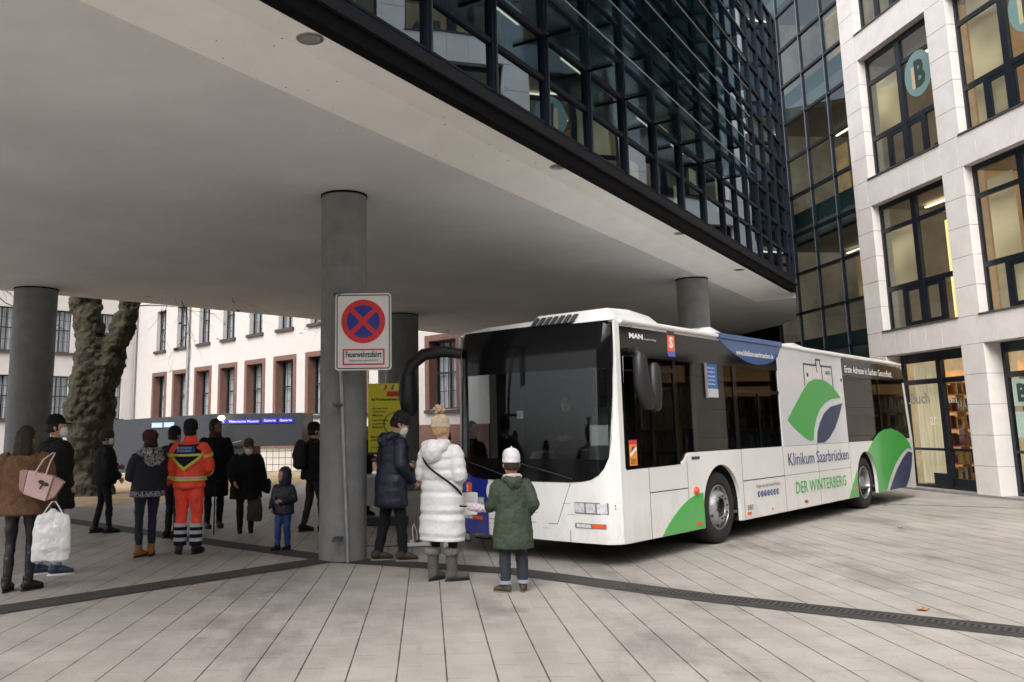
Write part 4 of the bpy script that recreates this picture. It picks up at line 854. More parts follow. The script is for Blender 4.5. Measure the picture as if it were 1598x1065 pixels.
def strip(name, pts, w, mat, z=.004, label=None):
    mb = MB(); P = [Vector((a, b, 0)) for a, b in pts]; vs = []
    for i, p in enumerate(P):
        d = (P[min(i+1, len(P)-1)]-P[max(i-1, 0)]).normalized(); n = Vector((-d.y, d.x, 0))*w/2; vs += [(p.x-n.x, p.y-n.y, z), (p.x+n.x, p.y+n.y, z)]
    mb.add(vs, [(2*i, 2*i+1, 2*i+3, 2*i+2) for i in range(len(P)-1)]); return tag(mb.build(name, mat), label, kind='structure')
DST = M('dark_setts', (.040, .036, .034), .75, var=.35, scale=9, bump=.5, bscale=40)
strip('sett_band', [(-30, 41.5), (-8, 17.4), (-3.15, 12.75), (-1.3, 11.1), (.77, 10.05), (2.43, 8.42), (4.43, 6.9), (9, 3.4)], .42, DST, .004, 'dark stone band running from back left to front right')
strip('sett_band', [(-12, -.6), (-4.16, 8.3), (-1.45, 11.15)], .42, DST, .008, 'dark stone band running from front left to the big pillar')
dr = root('drain_channel', (0, 0, 0), 0, 'slotted cast iron drain grate set in the dark band at right', 'drain')
mb = MB(); a, b = Vector((1.75, 9.03, 0)), Vector((8.2, 3.92, 0)); d = (b-a).normalized(); n = Vector((-d.y, d.x, 0)); q0 = 0
def seg2(mb, p, q, w, z0, z1): m = Vector((-(q-p).normalized().y, (q-p).normalized().x, 0))*w/2; mb.add([tuple(x)[:2]+(z,) for z in (z0, z1) for x in (p-m, p+m, q+m, q-m)], [(0, 1, 2, 3), (4, 5, 6, 7), (0, 1, 5, 4), (1, 2, 6, 5), (2, 3, 7, 6), (3, 0, 4, 7)])
a += n*-.02; b += n*-.02
seg2(mb, a, b, .15, .005, .012); mb.build('channel_rail', M('cast_iron', (.05, .048, .046), .6, var=.3, bump=.3), dr)
mb = MB(); Ld = (b-a).length; k = int(Ld/.05)
for i in range(k):
    for s in (-1, 1): c = a+d*(i*.05+.02)+n*s*.033; seg2(mb, c, c+d*.024, .036, .0125, .0135)
tag(mb.build('slots', M('slot_black', (.004, .004, .004), .9, var=0), dr), kind='stuff')
strip('expansion_gap', [(5.5, 17.75), (8.73, 17.42), (10.75, 16.1), (12, 14.5)], .05, M('gap_dark', (.02, .02, .02), .9, var=.2), .005, 'dark gap in the paving near the shop front')
SAND = M('sand', '#a08c70', .95, var=.28, scale=3, bump=.6, bscale=14, det=8)
mb = MB(); P = [(-11.5, 20.9), (-7.7, 19.4), (-6.2, 21.5), (-4.6, 25), (-2.9, 29.5), (-3.2, 36.5), (-8, 37), (-14, 37), (-26, 37), (-26, 22)]
nx, ny = 50, 40; vs = []; 
from mathutils.geometry import intersect_point_line
def inside(x, y, P):
    c = False; j = len(P)-1
    for i in range(len(P)):
        if ((P[i][1] > y) != (P[j][1] > y)) and x < (P[j][0]-P[i][0])*(y-P[i][1])/(P[j][1]-P[i][1])+P[i][0]: c = not c
        j = i
    return c
def edge_d(x, y, P):
    m = 9
    for i in range(len(P)):
        a_, b_ = Vector((*P[i-1], 0)), Vector((*P[i], 0)); pt, t_ = intersect_point_line(Vector((x, y, 0)), a_, b_); t_ = max(0, min(1, t_)); m = min(m, (Vector((x, y, 0))-(a_+(b_-a_)*t_)).length)
    return m
for i in range(nx+1):
    for j in range(ny+1):
        x, y = lerp(-26, -2.6, i/nx), lerp(19.2, 37.2, j/ny); ins = inside(x, y, P); e = edge_d(x, y, P)
        z = (min(e, 1.0)*.07+.05*noise.noise(Vector((x*.5, y*.5, 0)))*min(e, 1)+.012*noise.noise(Vector((x*2, y*2, 1)))) if ins else -.05
        vs.append((x, y, z+.006 if ins else -.05))
mb.add(vs, [(i*(ny+1)+j, (i+1)*(ny+1)+j, (i+1)*(ny+1)+j+1, i*(ny+1)+j+1) for i in range(nx) for j in range(ny)]); tag(mb.build('sand_bed', SAND, smooth=True), 'sandy ground around the tree', kind='structure')
# ------------------------------------------------------------------ overhanging glass building
BR = math.atan2(.8314, .5556); P1 = (-.69, 7.01, 0)
gb = root('glass_building', P1, BR, 'dark glass office wing bridging the forecourt above the bus on round pillars', 'building')
DKM = M('anthracite', (.005, .008, .018), .55, var=.12, spec=.2); DK2 = M('fascia_black', (.003, .003, .004), .7, var=.1, spec=.08); SOF = M('soffit_edge_paint', (.84, .83, .80), .85, var=.05, scale=1.2, bump=.1, bscale=30); SOM = M('soffit_plaster', (.66, .665, .67), .9, var=.10, scale=.45, bump=.15, bscale=30)
GBG = glass('office_glass', (.10, .14, .17), 1.6, wave=.05, add=.14, gcol=(.72, .88, 1)); SHG = glass('shelf_glass', (.55, .64, .68), 1.6, add=.08, rough=.06, diff=((.06, .11, .14), .14))
cB, sB = math.cos(BR), math.sin(BR)
def tob(x, y): dx, dy = x-P1[0], y-P1[1]; return dx*cB+dy*sB, -dx*sB+dy*cB
X0, X1 = -6.0, 17.35; ZB, ZT, ZR = 4.9, 12.28, 9.05
# soffit with a tilted outer strip
xe, ye = tob(10.75, 25.75); far = [tob(11.2, 30), tob(8, 36.5), tob(3, 32), tob(.55, 29.06), tob(-.8, 27.4), tob(-3.56, 24.3), tob(-6.98, 20.9), tob(-9.68, 18.46), tob(-17, 12)]
i1, i2, SD = .42, .95, .16
mb = MB(); flatf = lambda a, b, d: (a, b, d)
mb.add([(X0, .0, ZB), (X1, .0, ZB), (X1, i1, ZB-.005), (X0, i1, ZB-.005), (X0, i2, ZB-SD), (X1, i2, ZB-SD)], [(0, 1, 2, 3), (3, 2, 5, 4)])
mb.cur = 1
mb.add([(a, b, ZB-SD) for a, b in [(X0, i2), (X1, i2), (xe, ye)]+far], [tuple(x) for x in tessellate_polygon([[Vector((a, b, 0)) for a, b in [(X0, i2), (X1, i2), (xe, ye)]+far]])])
mb.add([(X1, i2, ZB-SD), (X1, -.02, ZB-SD), (X1+.01, -.02, ZB-SD), (xe, ye, ZB-SD), (X1, -.02, ZB+.02), (X1, i2, ZB+.02)], [(0, 1, 2, 3), (0, 1, 4, 5)])
so_ = mb.build('soffit', [SOF, SOM], gb)
COREM = M('core_wall_dark', (.045, .045, .048), .8, var=.15)
cw = [tob(2.2, 30.6), tob(11.5, 30.0), tob(12.5, 33), tob(3, 34)]; MB().prism(cw, flatf, 0, ZB-SD-.004).build('ground_floor_core', COREM, gb)
# outer rear edge, top
mb = MB(); FE = [(X1, .1), (xe, ye)]+far+[(X0, .1)]
for a, b in zip(FE, FE[1:]): mb.add([(a[0], a[1], ZB-.13), (b[0], b[1], ZB-.13), (b[0], b[1], ZR), (a[0], a[1], ZR)], [(0, 1, 2, 3)])
mb.add([(a, b, ZR) for a, b in FE], [tuple(x) for x in tessellate_polygon([[Vector((a, b, 0)) for a, b in FE]])]); mb.build('rear_wall', M('rear_dark', (.06, .06, .065), .6, var=.1), gb)
# stains on the soffit edge
mb = MB(); rr = random.Random(3)
for q in range(60):
    x = rr.choice([rr.uniform(-1.5, 3), rr.uniform(-1, 12)]); y = rr.choice([.42, .9, rr.uniform(.2, 1.2)])+rr.uniform(-.03, .03); z = ZB-.009 if y < i1 else ZB-SD-.004
    if i1 < y < i2: z = ZB-.005-(SD-.005)*(y-i1)/(i2-i1)-.003
    r_ = rr.uniform(.004, .011); mb.add([(x+r_*math.cos(k), y+r_*math.sin(k), z) for k in (0, 1.2, 2.5, 3.7, 5)], [(0, 1, 2, 3, 4)])
tag(mb.build('stain_specks', M('stain', (.16, .12, .09), .9, var=.2), so_), kind='stuff')
mb = MB(); mb.box(X0, X1, -.05, .08, ZB-.02, ZB+.14); mb.build('fascia_lower', DK2, gb)
mb = MB(); mb.box(X0, X1, -.09, .06, ZB+.143, ZB+.20); mb.build('fascia_lip', M('lip_grey', (.012, .012, .015), .6, var=.1, spec=.15), gb)
mb = MB(); mb.box(X0, X1, -.03, .08, ZB+.203, ZB+.33); mb.build('fascia_upper', DKM, gb)
BAYS = [1.02+1.27*k for k in range(-9, 9)]; BAYS = [x for x in BAYS if x > X0]+[11.2+.95*(k+.02) for k in range(1, 7)]; BAYS.append(X1)
RH = .5835; Z0 = 5.235
ROWS = [Z0+RH*k for k in range(0, 22) if Z0+RH*k < ZT-.01]
mullion_me = None
for i, x in enumerate(BAYS):
    fin = x > 11.0
    o = MB().box(-.035, .035, -.055 if fin else -.045, .05, ZB+.33, ZT).build('mullion', DKM, gb); o.location.x = x
    if not fin:
        o2 = MB().box(-.008, .008, -.07, -.05, ZB+.33, ZT).build('mullion_cap', M('cap_light', (.06, .068, .085), .4, metal=.4, var=.1), gb); o2.location.x = x+.03
for k, z in enumerate(ROWS):
    MB().box(X0, 11.2, -.035, .05, z-.03 if k else z-.0, z+.03).build('transom', DKM, gb)
    MB().box(11.2, X1, -.035, .05, z-.035 if k else z, z+.035).build('transom', DKM, gb)
wi = {}
for a, b in zip(BAYS, BAYS[1:]):
    w = round(b-a, 3)
    for g0 in range(0, len(ROWS)-1, 6):
        z0, z1 = ROWS[g0], ROWS[min(g0+6, len(ROWS)-1)]
        key = (w, g0)
        if key not in wi:
            m_ = MB()
            for k in range(g0, min(g0+6, len(ROWS)-1)):
                zz = ROWS[k]-z0; tl = random.Random(k*7+g0).uniform(-.003, .003)
                m_.add([(.03, tl, zz+.025), (w-.03, -tl, zz+.025), (w-.03, -tl*.5, zz+RH-.025), (.03, tl*.5, zz+RH-.025)], [(0, 1, 2, 3)])
            wi[key] = m_.mesh('window_pane', GBG)
        o = link('window_pane', wi[key], gb); o.location = (a, .0, z0)
# glass sun shelves with brackets
for k, z in enumerate(ROWS[2:]):
    xs0, xs1 = X0, 11.3
    sh_ = MB().box(xs0, xs1, -.62, -.10, z-.008, z+.008).build('glass_shelf', SHG, gb)
    MB().box(xs0, xs1, -.632, -.621, z-.008, z+.008).build('shelf_edge', M('edge_light', (.13, .17, .19), .25, var=.2, scale=3), sh_)
    for x in BAYS:
        if -3.5 < x < 11.3: MB().box(x-.012, x+.012, -.40, -.05, z-.045, z-.012).build('bracket', DK2, sh_)
# inside
for z in (8.55,): MB().box(X0, X1-.05, .35, 9, z, z+.35).build('floor_slab', M('slab', (.22, .22, .21), .8), gb)
MB().box(X0, X1-.05, 5.2, 5.3, 5.0, 8.5).build('inner_wall', M('inner_wall', (.25, .22, .18), .8, var=.3, scale=.8), gb)
MB().box(X0, X1, .3, 5.2, 4.95, 5.05).build('inner_floor', M('inner_floor', (.08, .07, .06), .7), gb)
LAMP = emis('tube_lamp', (1, .82, .56), 2.6); WARM = emis('glow_panel', (1, .72, .36), .7)
for x, z in ((3.2, 8.5), (8.6, 8.5), (12.5, 8.5), (14.8, 8.5), (6, 8.5), (0.5, 8.5)): MB().box(x, x+.9, 2.0, 2.12, z, z+.05).build('ceiling_light', LAMP, gb)
for x, z, w, h in ((11.5, 5.7, .5, .8), (12.6, 6.8, .35, .35), (14.6, 6.6, .25, .8), (8.9, 5.9, .5, .5), (10.4, 7.6, .9, .8)): MB().box(x, x+w, 1.0, 1.04, z, z+h).build('glow_panel', WARM, gb)  # panels glow by themselves, put in for warm light behind the glass
rr = random.Random(5)
for q in range(14): x = rr.uniform(-1, 16); MB().box(x, x+rr.uniform(.4, 1.2), 1.0, 1.8, 5.06, 5.06+rr.uniform(.6, 1.3)).build('cabinet', M('cabinet', (.10, .07, .05), .7, var=.2), gb)
# pillars
CONC = M('pillar_concrete', (.21, .215, .215), .72, var=.16, scale=3.5, bump=.35, bscale=25)
def pillar(x, y, r, label, top=ZB-.16):
    p = root('pillar', (x, y, 0), 0, label, 'pillar', 'round pillars under the overhang')
    MB().lathe([(r, 0), (r, top+.003)], lambda a, b, d: (a, b, d), 64).build('shaft', CONC, p, smooth=True)
    MB().lathe([(r-.01, top-.03), (r+.012, top-.03), (r+.012, top-.004), (r-.01, top-.004)], lambda a, b, d: (a, b, d), 64, True).build('head_ring', DK2, p)
    del p['group']; return p
pillar(-1.30, 11.23, .302, 'grey round pillar with the no-stopping sign on it'); pillar(5.45, 18.35, .33, 'thin grey round pillar rising behind the bus roof')
pillar(-8.84, 18.4, .44, 'thick grey round pillar at far left beside the tree'); pillar(-1.22, 23.6, .56, 'thick dark round pillar behind the yellow banner')
def lamp(x, y, z, label):
    o = root('downlight', (x, y, z), 0, label, 'downlight', None)
    MB().lathe([(.085, -.004), (.115, -.006), (.118, .0), (.085, .0)], lambda a, b, d: (a, b, d), 28, True).build('ring', M('steel_ring', (.35, .34, .32), .35, metal=.7, var=.2), o)
    MB().lathe([(.085, -.003), (.07, .02), (.03, .03), (.001, .03)], lambda a, b, d: (a, b, -.008+d*.2), 28).build('glass', M('lamp_dull', (.45, .43, .38), .2, metal=.5, var=.4, scale=60), o); return o
for x, y, l in ((-1.107+.02, 6.83, 'nearest and largest downlight, upper left in the pale soffit edge'), (1.525, 10.557, 'second downlight along the soffit edge, above the middle of the picture'), (4.166, 14.51, 'third downlight along the soffit edge, just right of the thin pillar line'),
                (6.434, 18.147, 'fourth downlight along the soffit edge, far right over the bus'), (-6.85, 19.75, 'small downlight at the rear soffit edge right of the tree'), (.148, 27.6, 'small downlight at the rear soffit edge above the bus mirror')):
    bx, by = tob(x, y); z = ZB-.003 if by < i1 else (ZB-.005-(SD-.005)*(by-i1)/(i2-i1)-.004 if by < i2 else ZB-SD-.003); lamp(x, y, z, l)
# ------------------------------------------------------------------ stone and glass store building
SB = math.atan2(-.9953, .0973); PS = (11.532, 18.189, 0)
st = root('stone_building', PS, SB, 'pale stone clad store building with large dark framed windows at right', 'building')
def stone_mat():
    m = M('stone_panel', (.74, .70, .68), .62, var=.09, scale=1.6, bump=.12, bscale=60, det=8); return m
STN = stone_mat(); JNT = M('stone_joint', (.10, .09, .085), .9, var=0); FRM = M('window_frame', (.010, .014, .022), .35, var=.1, metal=.2)
SG = glass('store_glass', (.72, .76, .74), 1.52, add=.02)
PW, PER, DP = .70, 3.43, .25
K = range(-1, 7)
def courses(z0, z1, n): return [(lerp(z0, z1, i/n), lerp(z0, z1, (i+1)/n)) for i in range(n)]
def stone_block(mb, x0, x1, y0, y1, z0, z1, g=.004): mb.box(x0+g, x1-g, y0+.0, y1, z0+g, z1-g)
FL = [(3.86+4.0*j, 7.15+4.0*j) for j in range(4)]
for k in list(K)+[7]:
    xp = -PW+PER*(k) # pillar spans xp..xp+PW  (k=0: -.70..0)
    for zz, n, dep in [((0, 3.25), 5, .46)]+[((a, b), 5, DP) for a, b in FL]:
        mb = MB()
        for a, b in courses(*zz, n): stone_block(mb, xp, xp+PW, 0, dep, a, b)
        pr_ = mb.build('stone_pier', STN, st, bevel=.006)
        MB().box(xp+.012, xp+PW-.012, .008, dep-.0, zz[0]+.002, zz[1]-.002).build('joint_backing', JNT, pr_)
# corner pier at the glass stair (leftmost)
for zz in [(0, 3.25)]+FL:
    dep = .46 if zz[0] == 0 else DP
    mb = MB(); xl = -PW-PER
    for a, b in courses(*zz, 5): stone_block(mb, xl-.02, xl+PW, 0, dep+.35, a, b)
    if zz[0] >= 0:
        pass
for j, (z0, z1) in enumerate([(3.25, 3.86)]+[(7.15+4*q, 7.86+4*q) for q in range(4)]):
    for k in list(K):
        xs = -PW+PER*k; mb = MB(); 
        for q in range(6): x0 = xs+PER*q/6; stone_block(mb, x0, x0+PER/6, 0, .5, z0, z1, .0035)
        bd = mb.build('stone_band', STN, st, bevel=.004); MB().box(xs+.0, xs+PER, .008, .48, z0+.006, z1-.006).build('joint_backing', JNT, bd)
        MB().box(xs+PW-.03, xs+PER+.03, -.03, .26, z1+.002, z1+.028).build('sill_edge', M('sill_metal', (.10, .085, .08), .5, var=.2), bd)
MB().box(-PW-PER, -PW+PER*8, .0, .5, 19.86, 21.2).build('parapet', STN, st)
# upper windows
wme = {}
def upper_window(x0, z0, z1, w):
    f = MB(); D0, D1 = .20, .27
    def bx(a, b, c, d, y0=D0, y1=D1): f.box(a, b, y0, y1, c, d)
    h = z1-z0; zt, zm = z1-.70, z0+1.08; xm = w*.5
    bx(0, .07, 0, h); bx(w-.07, w, 0, h); bx(.07, w-.07, 0, .06); bx(.07, w-.07, h-.13, h)
    bx(xm-.09, xm+.09, .06, h-.13, D0-.02, D1); bx(.07, xm-.09, zm-z0-.07, zm-z0+.05); bx(xm+.09, w-.07, zm-z0-.07, zm-z0+.05); bx(.07, xm-.09, zt-z0-.05, zt-z0+.05); bx(xm+.09, w-.07, zt-z0-.05, zt-z0+.05)
    for a in (w*.25, w*.75): bx(a-.06, a+.06, .06, zm-z0-.07)
    for a, b in ((w*.25+.06, xm-.09), (xm+.09, w*.75-.06)): bx(a, b, .06, .16, D0+.01, D1-.01); bx(a, b, zm-z0-.16, zm-z0-.07, D0+.01, D1-.01); bx(a, a+.05, .16, zm-z0-.16, D0+.01, D1-.01); bx(b-.05, b, .16, zm-z0-.16, D0+.01, D1-.01)
    return f.mesh('window', FRM)
WW = PER-PW
wf = upper_window(0, 3.86, 7.15, WW)
gp = MB(); gp.add([(.05, .24, .04), (WW-.05, .24, .04), (WW-.05, .24, 3.2), (.05, .24, 3.2)], [(0, 1, 2, 3)]); gpm = gp.mesh('window_pane', SG)
rev = MB(); rev.add([(0, .0, 0), (0, .5, 0), (0, .5, 3.29), (0, 0, 3.29)], [(0, 1, 2, 3)])
for k in K:
    for j, (z0, z1) in enumerate(FL):
        o = link('window', wf, st); o.location = (PER*k, 0, z0); p_ = link('window_pane', gpm, o)
# ground floor shop windows
def shop_window(w):
    f = MB(); h = 3.25; D0, D1 = .38, .46
    for a, b, c, d in ((0, .10, 0, h), (w-.10, w, 0, h), (.10, w-.10, 0, .12), (.10, w-.10, h-.22, h), (.10, w-.10, 2.50, 2.62), (.10, w-.10, .92, .98), (w*.52-.08, w*.52+.08, .12, h-.22)): f.box(a, b, D0-(.03 if b-a < .2 and a > .2 and b < w-.2 else 0), D1, c, d)
    f.box(w*.52+.08, w-.10, D0+.01, D1-.01, .12, .30); f.box(w*.30, w*.52-.08, D0+.01, D1-.01, .12, .40); return f.mesh('shop_window', FRM)
sw = shop_window(WW); gp = MB(); gp.add([(.05, .43, .05), (WW-.05, .43, .05), (WW-.05, .43, 3.1), (.05, .43, 3.1)], [(0, 1, 2, 3)]); gpm2 = gp.mesh('shop_pane', SG)
for k in K: o = link('shop_window', sw, st); o.location = (PER*k, 0, 0); link('shop_pane', gpm2, o)
MB().box(-4.2, 26, -.02, .5, .004, .05).build('plinth_step', M('plinth', (.25, .24, .23), .8, var=.15), st)
# inside rooms
WALLW = M('room_wall', (.55, .45, .33), .85, var=.15, scale=.7); CEIL = M('room_ceiling', (.45, .42, .37), .85, var=.05)
for j in range(-1, 4):
    z0 = 3.3 if j == -1 else FL[j][1]+.02
    MB().box(-9.4, 24, .5, 7.5, z0, z0+.45).build('floor_slab', CEIL, st)
GLOW_W = M('glow_wall', (.62, .44, .24), .9, var=.3, scale=.9, emit=.20); GLOW_C = M('curtain_cream_glow', (.66, .54, .36), .9, var=.22, scale=5, emit=.40, stretch=(3, 3, .2)); BLND = M('blind_tan_glow', (.58, .46, .29), .9, var=.5, scale=.6, emit=.22, det=1); SBK = M('shelf_back_glow', (.62, .33, .14), .9, var=.4, scale=1.3, emit=.55); SHOPL = emis('shop_lamp', (1, .78, .48), 7)  # room light put into walls, blinds, curtain and shelf backs as own emission
MB().box(-9.4, 24, 4.6, 4.7, .02, 20).build('back_wall', GLOW_W, st)
for k in K:
    for j, (z0, z1) in enumerate(FL):
        rr = random.Random(k*11+j*5+3); x0 = PER*k; c = rr.random()
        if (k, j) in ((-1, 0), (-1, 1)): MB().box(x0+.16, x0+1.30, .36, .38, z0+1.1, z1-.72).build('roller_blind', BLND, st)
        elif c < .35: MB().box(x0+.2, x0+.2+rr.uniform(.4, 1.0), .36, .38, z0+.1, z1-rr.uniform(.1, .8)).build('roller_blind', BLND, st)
        MB().box(x0+rr.uniform(.3, 1.6), x0+rr.uniform(2.0, 2.6), 1.2, 1.6, z0-.28, z0+rr.uniform(.3, .9)).build('furniture', M('furniture', (.12, .09, .07), .7, var=.3, scale=4), st)
        for y in (1.4, 3.2): MB().box(x0+.1, x0+3.0, y, y+.07, z1-.06, z1-.03).build('tube_light', LAMP, st)
MB().box(-3.43+1.72, -3.43+1.98, .7, .74, 3.95, 6.35).build('glow_pillar', emis('glow_yellow', (1, .66, .25), 1.0), st)  # pillar glows by itself to read as lamplit
PARTS = [M('partition_cream_glow', (.58, .45, .28), .9, var=.4, scale=.8, emit=.30), M('partition_tan_glow', (.42, .27, .14), .9, var=.3, scale=.8, emit=.25), M('partition_grey_glow', (.30, .27, .22), .9, var=.3, scale=.8, emit=.12)]  # partitions carry the rooms' light as emission in their colour
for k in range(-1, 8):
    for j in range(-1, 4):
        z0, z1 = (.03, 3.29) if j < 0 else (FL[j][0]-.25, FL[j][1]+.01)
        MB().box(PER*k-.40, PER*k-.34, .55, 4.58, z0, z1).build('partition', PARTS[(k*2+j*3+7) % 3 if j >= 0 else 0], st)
# book shop inside
MB().box(-3.32, -2.25, .62, .66, .13, 3.0).build('curtain', GLOW_C, st)
bkc = ['#7a2e1e', '#c2a35a', '#2d3b52', '#b8b0a0', '#8a4a2a', '#3d2a20', '#d8cdb4', '#5a1f1c']
for k in K:
    x0 = PER*k
    for y_, xa, xb in ((1.5, x0+(1.35 if k == -1 else .3), x0+2.6), (3.4, x0-.2, x0+3.1)):
        sh_ = MB(); sh_.box(xa, xb, y_+.3, y_+.33, .05, 2.3)
        for z in (.15, .6, 1.05, 1.5, 1.95, 2.3): sh_.box(xa, xb, y_, y_+.3, z-.03, z)
        s_o = sh_.build('bookshelf', M('shelf_wood', (.42, .25, .11), .6, var=.2), st)
        rr = random.Random(k*3+int(y_*10))
        for ci, c in enumerate(bkc):
            bk_ = MB()
            for z in (.15, .6, 1.05, 1.5, 1.95):
                x = xa+.02
                while x < xb-.06:
                    w = rr.uniform(.02, .06); h = rr.uniform(.2, .34)
                    if rr.random() < 1/8*1.3: bk_.box(x, x+w, y_+.04, y_+.22, z+.002, z+h)
                    x += w+.01
            if bk_.v: tag(bk_.build('books', M('book_'+c[1:], c, .6, var=.2), s_o), kind='stuff')
    for y in (1.1, 2.6): MB().box(x0+.2, x0+2.9, y, y+.08, 3.22, 3.26).build('tube_light', SHOPL, st)
for k in K:
    xw = PER*k-.32
    wsh = MB(); 
    for y in (1.0, 2.0, 3.0, 4.0): wsh.box(xw, xw+.28, y-.02, y+.02, .05, 2.6)
    for z in (.12, .55, .98, 1.41, 1.84, 2.27, 2.57): wsh.box(xw, xw+.28, 1.02, 3.98, z-.015, z+.015)
    MB().box(xw-.02, xw-.002, 1.0, 4.0, .1, 2.9).build('glow_shelf_back', SBK, st)  # back panel is self-glowing so the shelves read as lit
    so2 = wsh.build('wall_shelf', M('shelf_wood', (.42, .25, .11), .6, var=.2), st); rr = random.Random(40+k); bks = [MB() for _ in bkc]
    for z in (.12, .55, .98, 1.41, 1.84, 2.27):
        y = 1.04
        while y < 3.92:
            w = rr.uniform(.02, .07); h = rr.uniform(.18, .34)
            if rr.random() < .85 and z+h < 2.56: rr.choice(bks).box(xw+.03, xw+rr.uniform(.2, .26), y, y+w, z+.017, z+.015+h)
            y += w+.006
    for b_, c in zip(bks, bkc): tag(b_.build('books', M('book_'+c[1:], c, .6, var=.2), so2), kind='stuff')
# lettering on the glass
TXF = M('film_grey', (.30, .30, .26), .7, var=0); TEAL = M('film_teal', (.17, .28, .27), .6, var=.03); TXK = M('film_dark', (.03, .05, .045), .6, var=0)
XR, ZR = (1, 0, 0), (0, 0, 1)
text('lettering', '.Buch', TXF, st, (-3.25, .37, 2.03), XR, ZR, .80, .26, .02); text('lettering', 'ar', TXW, st, (-2.50, .37, 1.52), XR, ZR, .22, .20, .01)
text('lettering', 'sind', TXW, st, (-1.80, .37, 2.02), XR, ZR, .28, .13, .0); text('lettering', 'HÄLT', TXF, st, (-1.50, .37, 1.85), XR, ZR, .55, .26, .02)
def roundel(cx, cz):
    o = MB().prism([(cx+.50*math.cos(a/24*PI), cz+.56*math.sin(a/24*PI)) for a in range(48)], lambda a, b, d: (a, d, b), .190, .194).build('roundel', TEAL, st)
    text('lettering', 'B', TXK, o, (cx-.12, .186, cz-.34), XR, ZR, .38, .68, .045)
    MB().box(cx-.24, cx-.09, .187, .189, cz-.34, cz+.22).build('letter_stem', M('film_gold', (.55, .46, .28), .6, var=.05), o)
for k in (-1, 0, 1, 2, 3): roundel(PER*k+2.05, 9.92)
sq = MB().box(.22, .75, .36, .364, 1.9, 2.45).build('shop_sign', M('film_pale', (.42, .55, .47), .6), st); text('lettering', 'B', TXK, sq, (.34, .358, 1.98), XR, ZR, .28, .38, .05)
MB().box(.22, .75, .36, .364, 1.25, 1.78).build('shop_sign', M('film_pale', (.42, .55, .47), .6), st)
# ------------------------------------------------------------------ glazed stair between stone and bridge
gs = root('glazed_stair', PS, SB, 'tall dark framed glazed stair wall between the bridge and the stone facade', 'stair tower')
XL = -9.45; mull = [-4.15-.02-1.27*k for k in range(5)]; zr = [.05, 1.27, 2.49, 3.71]+[4.93+1.22*k for k in range(13)]
YG = .30
for x in mull:
    o = MB().box(x-.03, x+.03, YG-.04, YG+.05, 0, 20.5).build('mullion', FRM, gs); MB().box(x-.012, x+.012, YG-.055, YG-.04, 0, 20.5).build('mullion_cap', M('cap_steel', (.22, .24, .27), .35, metal=.6, var=.1), o)
for z in zr: MB().box(XL, -4.15, YG-.05, YG+.08, z-.04, z+.04).build('transom', FRM, gs)
TG = glass('stair_glass', (.42, .50, .50), 1.6, add=.08, gcol=(.75, .9, 1))
for a, b in zip([mull[0], mull[1], mull[2], mull[3]], [mull[1], mull[2], mull[3], mull[4]]):
    for z0, z1 in zip(zr, zr[1:]):
        mb = MB(); mb.add([(b+.04, YG, z0+.045), (a-.04, YG, z0+.045), (a-.04, YG, z1-.045), (b+.04, YG, z1-.045)], [(0, 1, 2, 3)]); mb.build('window_pane', TG, gs)
GLOW_T = M('glow_stair_wall', (.36, .27, .20), .9, var=.6, scale=.5, emit=.22); SPN = M('spandrel_green', (.10, .17, .16), .4, var=.1)  # stair wall gives off its own glow in place of lamplight
for z in (7.1, 11.1, 15.1, 3.1): MB().box(XL, -4.2, YG+.25, YG+.30, z, z+1.05).build('spandrel', SPN, gs); MB().box(XL, -4.2, YG+.30, 4.5, z+.3, z+.7).build('floor_slab', CEIL, gs)
for z, x in ((9.7, -6.2), (8.6, -7.6), (5.2, -6.9), (13.0, -5.6), (9.0, -4.9), (12.8, -7.4), (4.2, -6.3)): MB().box(x, x+.75, 1.6, 1.64, z, z+1.5).build('glow_panel', M('glow_tan', (.55, .34, .16), .9, var=.35, scale=1.5, emit=.35), gs)  # tan panels emit by themselves, standing for lamplit walls
for z in (6.9, 10.9, 14.9):
    for y in (2.6,): MB().box(-9, -4.4, y, y+.06, z+.15, z+.19).build('tube_light', LAMP, gs)
MB().box(XL, -4.17, 4.55, 4.58, 0, 20).build('rear_wall', M('stair_wall', (.30, .26, .20), .85, var=.3, scale=1), gs)
MB().box(-20, XL, .25, .6, 0, 20.5).build('side_wall', DK2, gs); MB().box(XL, XL+.05, YG+.12, 4.6, 0, 20.5).build('end_wall', GLOW_T, gs)
MB().box(-4.19, -4.135, .26, 4.5, 0, 20.4).build('party_wall', GLOW_T, gs)
# ------------------------------------------------------------------ white school building at the back
th = math.radians(42); DW = Vector((-math.sin(th), math.cos(th), 0)); WA = math.atan2(-DW.y, -DW.x)
wb = root('white_building', (-5.97, 38.0, 0), WA, 'long white rendered building with red sandstone window surrounds at back left', 'building')
REN = M('white_render', (.50, .475, .46), .9, var=.04, scale=1.5, bump=.2, bscale=20); RED = M('red_sandstone', (.15, .078, .062), .85, var=.2, scale=3, bump=.3); SIL_ = M('stone_sill', (.06, .045, .042), .8, var=.2); WFR = M('thin_frame', (.018, .018, .020), .6); CUR = M('net_curtain', (.50, .51, .52), .9, var=.3, scale=3, stretch=(8, 1, .4))
WGL = glass('school_glass', (.82, .85, .88), 1.5, add=.04)
def facade(par, x0, x1, z1, holes, T_=.35):
    """wall of boxes around rectangular openings sorted in rows with common z ranges"""
    mb = MB(); zs = sorted(set([0, z1]+[h[2] for h in holes]+[h[3] for h in holes]))
    for a, b in zip(zs, zs[1:]):
        hs = sorted([h for h in holes if h[2] <= a+1e-6 and h[3] >= b-1e-6]); x = x0
        for h in hs: mb.box(x, h[0], 0, T_, a, b); x = h[1]
        mb.box(x, x1, 0, T_, a, b)
    return mb.build('wall', REN, par)
